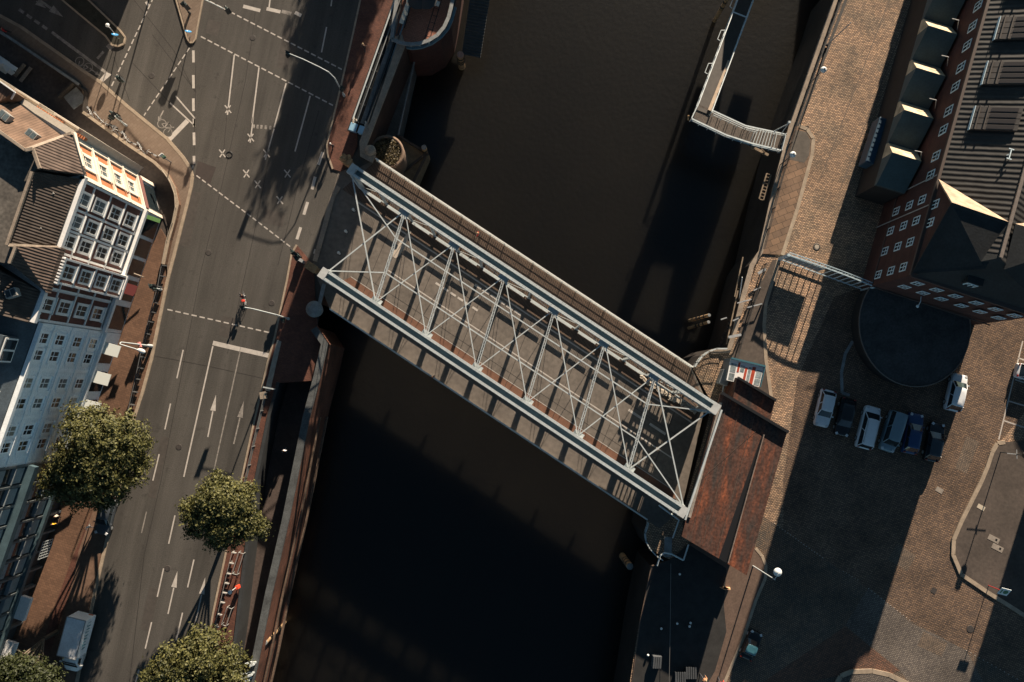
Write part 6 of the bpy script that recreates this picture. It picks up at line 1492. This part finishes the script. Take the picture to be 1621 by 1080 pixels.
# flood gate arms and stairs
for i, (a, b, l) in enumerate((((1200, 433), (1212, 426), 'grey steel flap by the quay corner below the slabs'), ((1193, 460), (1204, 455), 'thin grey flap on the shaded stair wall'), ((1183, 487), (1206, 481), 'double steel bracket with two small posts above the stairs'), ((1167, 480), (1189, 474), 'steel bracket beside the small quay bush'), ((1153, 534), (1173, 530), 'broad pale steel flap at the foot of the stairs'), ((1141, 506), (1150, 503), 'short pale plate on the dark quay wall'), ((1160, 508), (1169, 504), 'small plate midway along the stair wall'))):
    t = thing('flood_gate_arm', l, 'flood gate', P(*a, .5), 'flood gate arms at the east quay'); m = MB(); m.bar(P(*a, .8), P(*b, .8), .30 if i in (0, 4) else .14, .08); m.bar(P(*b, -.4), P(*b, .8), .12, .12); m.build('flap', GALV, t)
    if i in (2, 3): m = MB(); m.bar(lerp(P(*a, .8), P(*b, .8), .5), lerp(P(*a, 1.4), P(*b, 1.4), .5), .12, .2); m.build('post', WFRAME, t)
t = thing('quay_stairs', 'narrow stone stairs down the east quay beside the small bush', 'stairs', P(1165, 500, -2))
m = MB()
for k in range(24): q = lerp(P(1196, 428, -.5), P(1150, 560, -.5), k / 23); q.z = -.4 - k * .12; m.box(q, 1.5, .34, .18, R(18))
m.build('step', mat('stair_stone', (.07, .055, .045), .85, var=.3, scale=1.5), t)
m = MB()
for a, b in (((1176, 407), (1163, 470)), ((1205, 415), (1186, 470)), ((1168, 460), (1150, 545)), ((1180, 470), (1160, 540))): m.bar(P(*a, -.2), P(*b, -.2), .14, .12)
m.build('stair_rail', TIMBER, t)
c = P(1176, 467, -1.2); rnd = random.Random(8); vs = []; fs = []
for k in range(260):
    q = c + Vector((rnd.gauss(0, .32), rnd.gauss(0, .32), abs(rnd.gauss(.3, .3)))); nv = Vector((rnd.gauss(0, .6), rnd.gauss(0, .6), 1)).normalized(); u = nv.orthogonal().normalized(); w2 = nv.cross(u); s = rnd.uniform(.06, .13); o = len(vs); vs += [q - u * s, q - w2 * s * .6, q + u * s, q + w2 * s * .6]; fs.append((o, o + 1, o + 2, o + 3))
t = thing('bush', 'small yellowish bush on the east quay stair landing', 'bush', c); MB().add(vs, fs).build('foliage', leafmat('yellow_leaves', (.07, .06, .02), (.28, .2, .09)), t); MB().tube(c - Vector((0, 0, .4)), c + Vector((0, 0, .4)), .04, 6).build('stem', BARK, t)
t = thing('flagpole', 'thin white pole beside the small quay bush', 'pole', P(1170, 476, -1)); MB().tube(P(1170, 476, -.5), P(1175, 439, 1.0), .06, 8).build('shaft', WFRAME, t); MB().lathe(P(1170, 476, -.62), [(.14, 0), (.12, .15)], 8).build('foot', STEELD, t)
# glazed kiosk roof
kz = 2.8
t = thing('kiosk', 'kiosk with a white and red panelled roof at the east bridge end', 'kiosk', P(1180, 590))
kp = px([(1157, 567), (1211, 580), (1203, 613), (1150, 602)], kz)
MB().prism([(q.x, q.y) for q in px([(1157, 567), (1211, 580), (1203, 613), (1150, 602)], kz)], -.1, kz - .12).build('wall', mat('kiosk_wall', (.10, .13, .15), .5), t)
MB().prism([(q.x, q.y) for q in kp], kz - .118, kz).build('roof', WFRAME, t)
def kq(f, g): return lerp(lerp(kp[0], kp[1], f), lerp(kp[3], kp[2], f), g)
RP = mat('roof_red', (.38, .055, .025), .5, var=.2, scale=3); GP_ = mat('roof_glass', (.22, .26, .27), .3, var=.5, scale=2)
for f0, f1, g0, g1, mm in ((.24, .30, .1, .55, RP), (.46, .53, .25, .95, RP), (.66, .76, .15, .97, RP), (.04, .2, .2, .6, GP_), (.33, .44, .2, .5, GP_), (.56, .64, .2, .9, GP_), (.80, .96, .25, .6, GP_), (.04, .2, .65, .95, GP_), (.80, .96, .65, .95, GP_)):
    MB().add([kq(f0, g0) + Vector((0, 0, .02)), kq(f1, g0) + Vector((0, 0, .02)), kq(f1, g1) + Vector((0, 0, .02)), kq(f0, g1) + Vector((0, 0, .02))], [(0, 3, 2, 1)]).build('roof_panel', mm, t)
m = MB(); m.bar(kq(0, 0) + Vector((0, 0, .1)), kq(1, 0) + Vector((0, 0, .1)), .2, .25); m.bar(kq(1, 0) + Vector((0, 0, .1)), kq(1, 1) + Vector((0, 0, .1)), .10, .14); m.build('roof_edge', mat('kiosk_teal', (.04, .12, .15), .5), t)
t = thing('ticket_booth', 'small pale grey booth and stand left of the kiosk', 'booth', P(1142, 598)); MB().box(P(1143, 598, .1), 1.0, 1.7, 1.5, R(-20)).build('cabin', GRANITE, t, .04); m = MB(); m.bar(P(1152, 575, 1.2), P(1140, 640, 1.2), .12, .12); m.build('stay', STEEL, t)
# rust roofed pavilion
rz_ = 4.6
RUST = None
def rustmat():
    m = bpy.data.materials.new('rusty_roof'); m.use_nodes = True; N = m.node_tree.nodes; L = m.node_tree.links; b = N['Principled BSDF']; b.inputs['Roughness'].default_value = .75; b.inputs['Specular IOR Level'].default_value = .3
    tc = N.new('ShaderNodeTexCoord'); mp = N.new('ShaderNodeMapping'); L.new(tc.outputs['Object'], mp.inputs['Vector']); mp.inputs['Rotation'].default_value = (0, 0, R(-74)); m2_ = N.new('ShaderNodeMapping'); L.new(mp.outputs[0], m2_.inputs['Vector']); m2_.inputs['Scale'].default_value = (.26, 1.15, 1); mp = m2_
    n1_ = N.new('ShaderNodeTexNoise'); L.new(mp.outputs[0], n1_.inputs['Vector']); n1_.inputs['Scale'].default_value = .65; n1_.inputs['Detail'].default_value = 9; n1_.inputs['Roughness'].default_value = .72
    rp = N.new('ShaderNodeValToRGB'); L.new(n1_.outputs['Fac'], rp.inputs['Fac']); e = rp.color_ramp.elements
    e[0].position = .38; e[0].color = (.048, .037, .032, 1); e[1].position = .70; e[1].color = (.29, .085, .036, 1); x = e.new(.53); x.color = (.095, .04, .026, 1)
    n2 = N.new('ShaderNodeTexNoise'); L.new(tc.outputs['Object'], n2.inputs['Vector']); n2.inputs['Scale'].default_value = 4; n2.inputs['Detail'].default_value = 6
    mr = N.new('ShaderNodeMapRange'); L.new(n2.outputs['Fac'], mr.inputs['Value']); mr.inputs['From Min'].default_value = .35; mr.inputs['From Max'].default_value = .65; mr.inputs['To Min'].default_value = .6; mr.inputs['To Max'].default_value = 1.35
    mx = N.new('ShaderNodeMix'); mx.data_type = 'RGBA'; mx.blend_type = 'MULTIPLY'; mx.inputs['Factor'].default_value = 1; L.new(rp.outputs[0], mx.inputs['A']); L.new(mr.outputs[0], mx.inputs['B']); L.new(mx.outputs['Result'], b.inputs['Base Color'])
    return m
RUST = rustmat()
pv = thing('pavilion', 'flat roofed pavilion with a large rust red metal roof at the east bridge end', 'pavilion', P(1160, 770))
rp_ = [(1141, 622), (1246, 684), (1182, 911), (1079, 849)]
top = px(rp_, rz_)
MB().prism([(q.x, q.y) for q in top], rz_ - .3, rz_).build('roof', RUST, pv)
m = MB()
def rq(f, g): return lerp(lerp(top[0], top[1], f), lerp(top[3], top[2], f), g)
for f in (.12, .30, .52): m.bar(rq(f, .02) + Vector((0, 0, .02)), rq(f, .98) + Vector((0, 0, .02)), .05, .05)
for k in range(1): m.bar(rq(.02, .62 + k * .2) + Vector((0, 0, .015)), rq(.6, .1 + k * .2) + Vector((0, 0, .015)), .03, .035)
m.build('roof_seam', mat('seam_dark', (.09, .06, .045), .7, var=.4, scale=2), pv)
m = MB(); a, b = rq(.70, .10), rq(.70, .99); m.bar(a + Vector((0, 0, .16)), b + Vector((0, 0, .16)), .10, .34); m.build('roof_upstand', mat('upstand', (.20, .15, .12), .7, var=.3, scale=2), pv)
MB().add([(q.x, q.y, rz_ + .006) for q in (rq(.69, .10), rq(.685, .10), rq(.57, .999), rq(.69, .999))], [(0, 1, 2, 3)]).build('roof_slot', BLACK, pv)
m = MB(); m.bar(rq(.0, .0) + Vector((0, 0, .25)), rq(1, .0) + Vector((0, 0, .25)), .30, .55); m.build('roof_parapet', BLACK, pv)
m = MB(); m.bar(rq(.03, .06) + Vector((0, 0, .1)), rq(.03, .86) + Vector((0, 0, .1)), .30, .22); m.build('roof_gutter', mat('pale_gutter', (.25, .22, .19), .7, var=.35, scale=2), pv)
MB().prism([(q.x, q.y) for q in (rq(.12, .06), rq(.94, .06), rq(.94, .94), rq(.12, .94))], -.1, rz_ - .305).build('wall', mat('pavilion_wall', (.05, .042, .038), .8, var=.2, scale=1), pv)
m = MB(); q = px([(1167, 598), (1227, 634), (1219, 668), (1160, 632)], 3.7); m.prism([(e.x, e.y) for e in q], 0, 3.7); m.build('side_roof', RUST, pv); m = MB(); m.bar(q[0] + Vector((0, 0, .2)), q[1] + Vector((0, 0, .2)), .25, .5); m.build('side_parapet', BLACK, pv)
# landing gear below the near truss end
t = thing('service_platform', 'blue-grey service platform with short stairs beneath the near truss end', 'platform', P(1060, 880))
m = MB(); m.bar(P(1058, 850, .6), P(1057, 882, .6), .85, .08); m.build('deck_plate', GRANITE, t)
m = MB(); m.path([P(1040, 896, 1.0), P(1045, 880, 1.0), P(1052, 875, 1.0), P(1063, 877, 1.0), P(1082, 887, 1.0), P(1090, 862, 1.0)], .10); m.path([P(1043, 800, .9), P(1075, 823, .9), P(1065, 852, .9)], .10); m.build('rail', MATS['gangway_steel'], t)
tag(MB().path([P(1062, 892, 1.0), P(1061, 990, 1.0), P(1059, 1090, 1.0)], .03).build('cable_rail', mat('cable_grey', (.16, .15, .14), .6)), 'long thin cable rail along the dark landing', 'railing')
for i, (x, y, l) in enumerate(((1046, 994, 'small white float lamp, leftmost of four on the dark landing'), (1071, 986, 'brightest white float lamp on the dark landing'), (1092, 985, 'upper one of two close float lamps on the dark landing'), (1090.5, 990.5, 'lower one of two close float lamps on the dark landing'), (1075, 908, 'single small float lamp below the service platform'), (1025, 1036, 'small white lamp by the grey chest'))):
    q = P(x, y, .12); t = thing('ground_lamp', l, 'lamp', q, 'small lamps on the dark landing'); MB().lathe(q, [(.10, 0), (.10, .25)], 10).build('base', STEELD, t); MB().ball(q + Vector((0, 0, .32)), .14, 10, 6).build('lamp_shade', WFRAME, t)
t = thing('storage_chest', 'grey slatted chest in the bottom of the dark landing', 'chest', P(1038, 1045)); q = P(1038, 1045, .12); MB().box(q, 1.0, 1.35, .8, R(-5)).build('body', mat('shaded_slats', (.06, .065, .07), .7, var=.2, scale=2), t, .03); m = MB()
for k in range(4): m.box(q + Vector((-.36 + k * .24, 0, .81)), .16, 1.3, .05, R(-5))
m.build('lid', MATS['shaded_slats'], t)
t = thing('a_board', 'tan folding board sign at the sunlit edge of the pavilion shade', 'sign', P(1146, 931)); q = P(1147, 931, .12); m = MB(); m.bar(q + Vector((-.25, .1, 0)), q + Vector((0, .1, 1.1)), .06, .7); m.bar(q + Vector((.25, .1, 0)), q + Vector((0, .1, 1.1)), .06, .7); m.build('board', mat('tan_board', (.6, .36, .2), .6, var=.2, scale=4), t)
for i, (x, y, l) in enumerate(((1092, 1062, 'slatted table set at the bottom of the dark landing'), (1075, 1070, 'dark slatted table left of the bottom table set'))):
    q = P(x, y, .12); t = thing('slatted_table', l, 'table', q); m = MB()
    for k in range(5): m.box(q + Vector((-.5 + k * .25, 0, .7)), .17, 1.3, .05)
    m.build('table_top', MATS['shaded_slats'], t)
    for sx in (-.5, .5): MB().box(q + Vector((sx, 0, 0)), .08, 1.1, .7).build('leg', STEELD, t)
# gate portal across the quay road
gt = thing('gate_portal', 'pale blue steel gate portal with a solid panel spanning the quay road', 'gate', P(1305, 432))
ga, gb = P(1233, 411), P(1364, 459); ga.z = gb.z = 0; gd = (gb - ga); gl = gd.length; gu = gd.normalized()
GST = mat('gate_steel', (.40, .50, .55), .5, var=.12, scale=2)
m = MB()
for k in range(15): f = k / 14; h = 3.1 + .35 * math.sin(math.pi * f); q = lerp(ga, gb, f); m.bar(q, q + Vector((0, 0, h)), .09, .09)
m.build('upright', GST, gt)
m = MB()
prev = None
for k in range(15):
    f = k / 14; q = lerp(ga, gb, f) + Vector((0, 0, 3.1 + .35 * math.sin(math.pi * f)))
    if prev: 
        m.bar(prev, q, .12, .14); nn = Vector((-gu.y, gu.x, 0)) * .32; m.bar(prev + nn, q + nn, .08, .1); m.bar(prev, q + nn, .04, .05); m.bar(q, q + nn, .05, .05)
    prev = q
m.build('top_rail', GST, gt)
m = MB(); m.bar(ga + Vector((0, 0, .3)), gb + Vector((0, 0, .3)), .1, .1); m.build('bottom_rail', GST, gt)
MB().bar(ga + gu * .1 + Vector((0, 0, 1.9)), ga + gu * 4.3 + Vector((0, 0, 1.9)), .06, 1.9).build('solid_panel', STEELB, gt)
for e in (ga, gb): MB().box(e, .3, .3, 3.2, math.atan2(gu.y, gu.x)).build('gate_post', GST, gt)
# blue tarpaulined trailer beside the annex
t = thing('trailer', 'dark blue tarpaulined trailer beside the zigzag annex', 'trailer', P(1392, 230)); a, b = P(1408, 188, 2.9), P(1384, 262, 2.9); rz2 = heading(a, b); c = (a + b) / 2
m = MB(); m.box((c.x, c.y, .9), 5.6, 2.2, 2.0, rz2); m.build('tarpaulin', mat('blue_tarpaulin', (.012, .05, .09), .6, var=.2, scale=1.2), t, .12, 3)
m = MB()
for k in range(10): q = lerp(a, b, (k + .5) / 10); dq = Vector((-(b - a).y, (b - a).x, 0)).normalized(); m.bar(Vector((q.x, q.y, 2.92)) - dq * 1.0, Vector((q.x, q.y, 2.92)) + dq * 1.0, .06, .05)
m.build('hoop', MATS['blue_tarpaulin'], t)
for f in (.3, .7):
    for s in (-1, 1): q = lerp(a, b, f) + dq * s * .95; MB().tube(Vector((q.x, q.y, .45)) - dq * .12, Vector((q.x, q.y, .45)) + dq * .12, .45, 14).build('wheel', RUBBER, t)
# ================================================================ unseen casters outside the frame: inferred buildings and trees, plus blocks added for shadow
def unseen_caster(label, pts, h, m_, name='building', roof=True):
    q = [P(*p_) for p_ in pts]; c = sum(q, Vector()) / len(q); t = thing(name, label, 'building', c)
    MB().prism([(a.x, a.y) for a in q], -.3, h).build('wall', m_, t)
    MB().prism([(c.x + (a.x - c.x) * 1.04, c.y + (a.y - c.y) * 1.04) for a in q], h + .003, h + .4).build('roof', FLATR, t)
    return t
unseen_caster('brick office block north of the side street outside the view', [(-420, -330), (60, -330), (265, -190), (252, -120), (60, -140), (-420, -120)], 21, WB)
unseen_caster('slim unseen block added to shade the bridge mouth', [(682, -60), (722, -60), (728, -125), (688, -125)], 17.0, WB)  # added tower, shaped so its shadow covers the bridge mouth
unseen_caster('low unseen block added to shade the western canal', [(724, -150), (818, -125), (850, -300), (740, -330)], 5, WB)  # added hall, height set by its shadow on the water
unseen_caster('warehouse beyond the car park outside the view', [(1763, 372), (1694, 565), (1880, 660), (1950, 420)], 20, WB)
unseen_caster('round unseen block added to cast the rounded car park shadow', [(1806 + 42 * math.cos(R(a)), 183 + 42 * math.sin(R(a))) for a in range(0, 360, 20)], 12, WB)  # invented tower, shaped to give the rounded shadow
unseen_caster('low unseen block added to shade the eastern canal', [(1226, -120), (1276, -112), (1300, -260), (1255, -260)], 3.2, WB)  # added box darkening the water beside the gangway
unseen_caster('narrow unseen block added to break up the eastern canal shadow', [(1290, -130), (1322, -118), (1350, -240), (1318, -250)], 6.5, WB)  # second added box, breaking the shadow outline on the water
def crowns(targets, z, r):
    out = []
    for x, y in targets: q = P(x, y) - DOWN * (z / math.tan(R(SUN_EL))); q.z = z; out.append((q, 0, 0, r, r * .9))
    return out
tree('tall street tree north of the lanes outside the view', tuple(P(520, 130) - DOWN * 32), crowns([(535, 70), (505, 110), (490, 160), (465, 205), (520, 30), (455, 245), (500, 60), (546, 40), (529, 92), (511, 148), (492, 202)], 10, 2.9), 17000, seed=21)
tree('broad street tree further north outside the view', tuple(P(560, -60) - DOWN * 34), crowns([(545, -20), (515, -10), (560, 20), (560, -50)], 11, 3.2), 8000, seed=22)
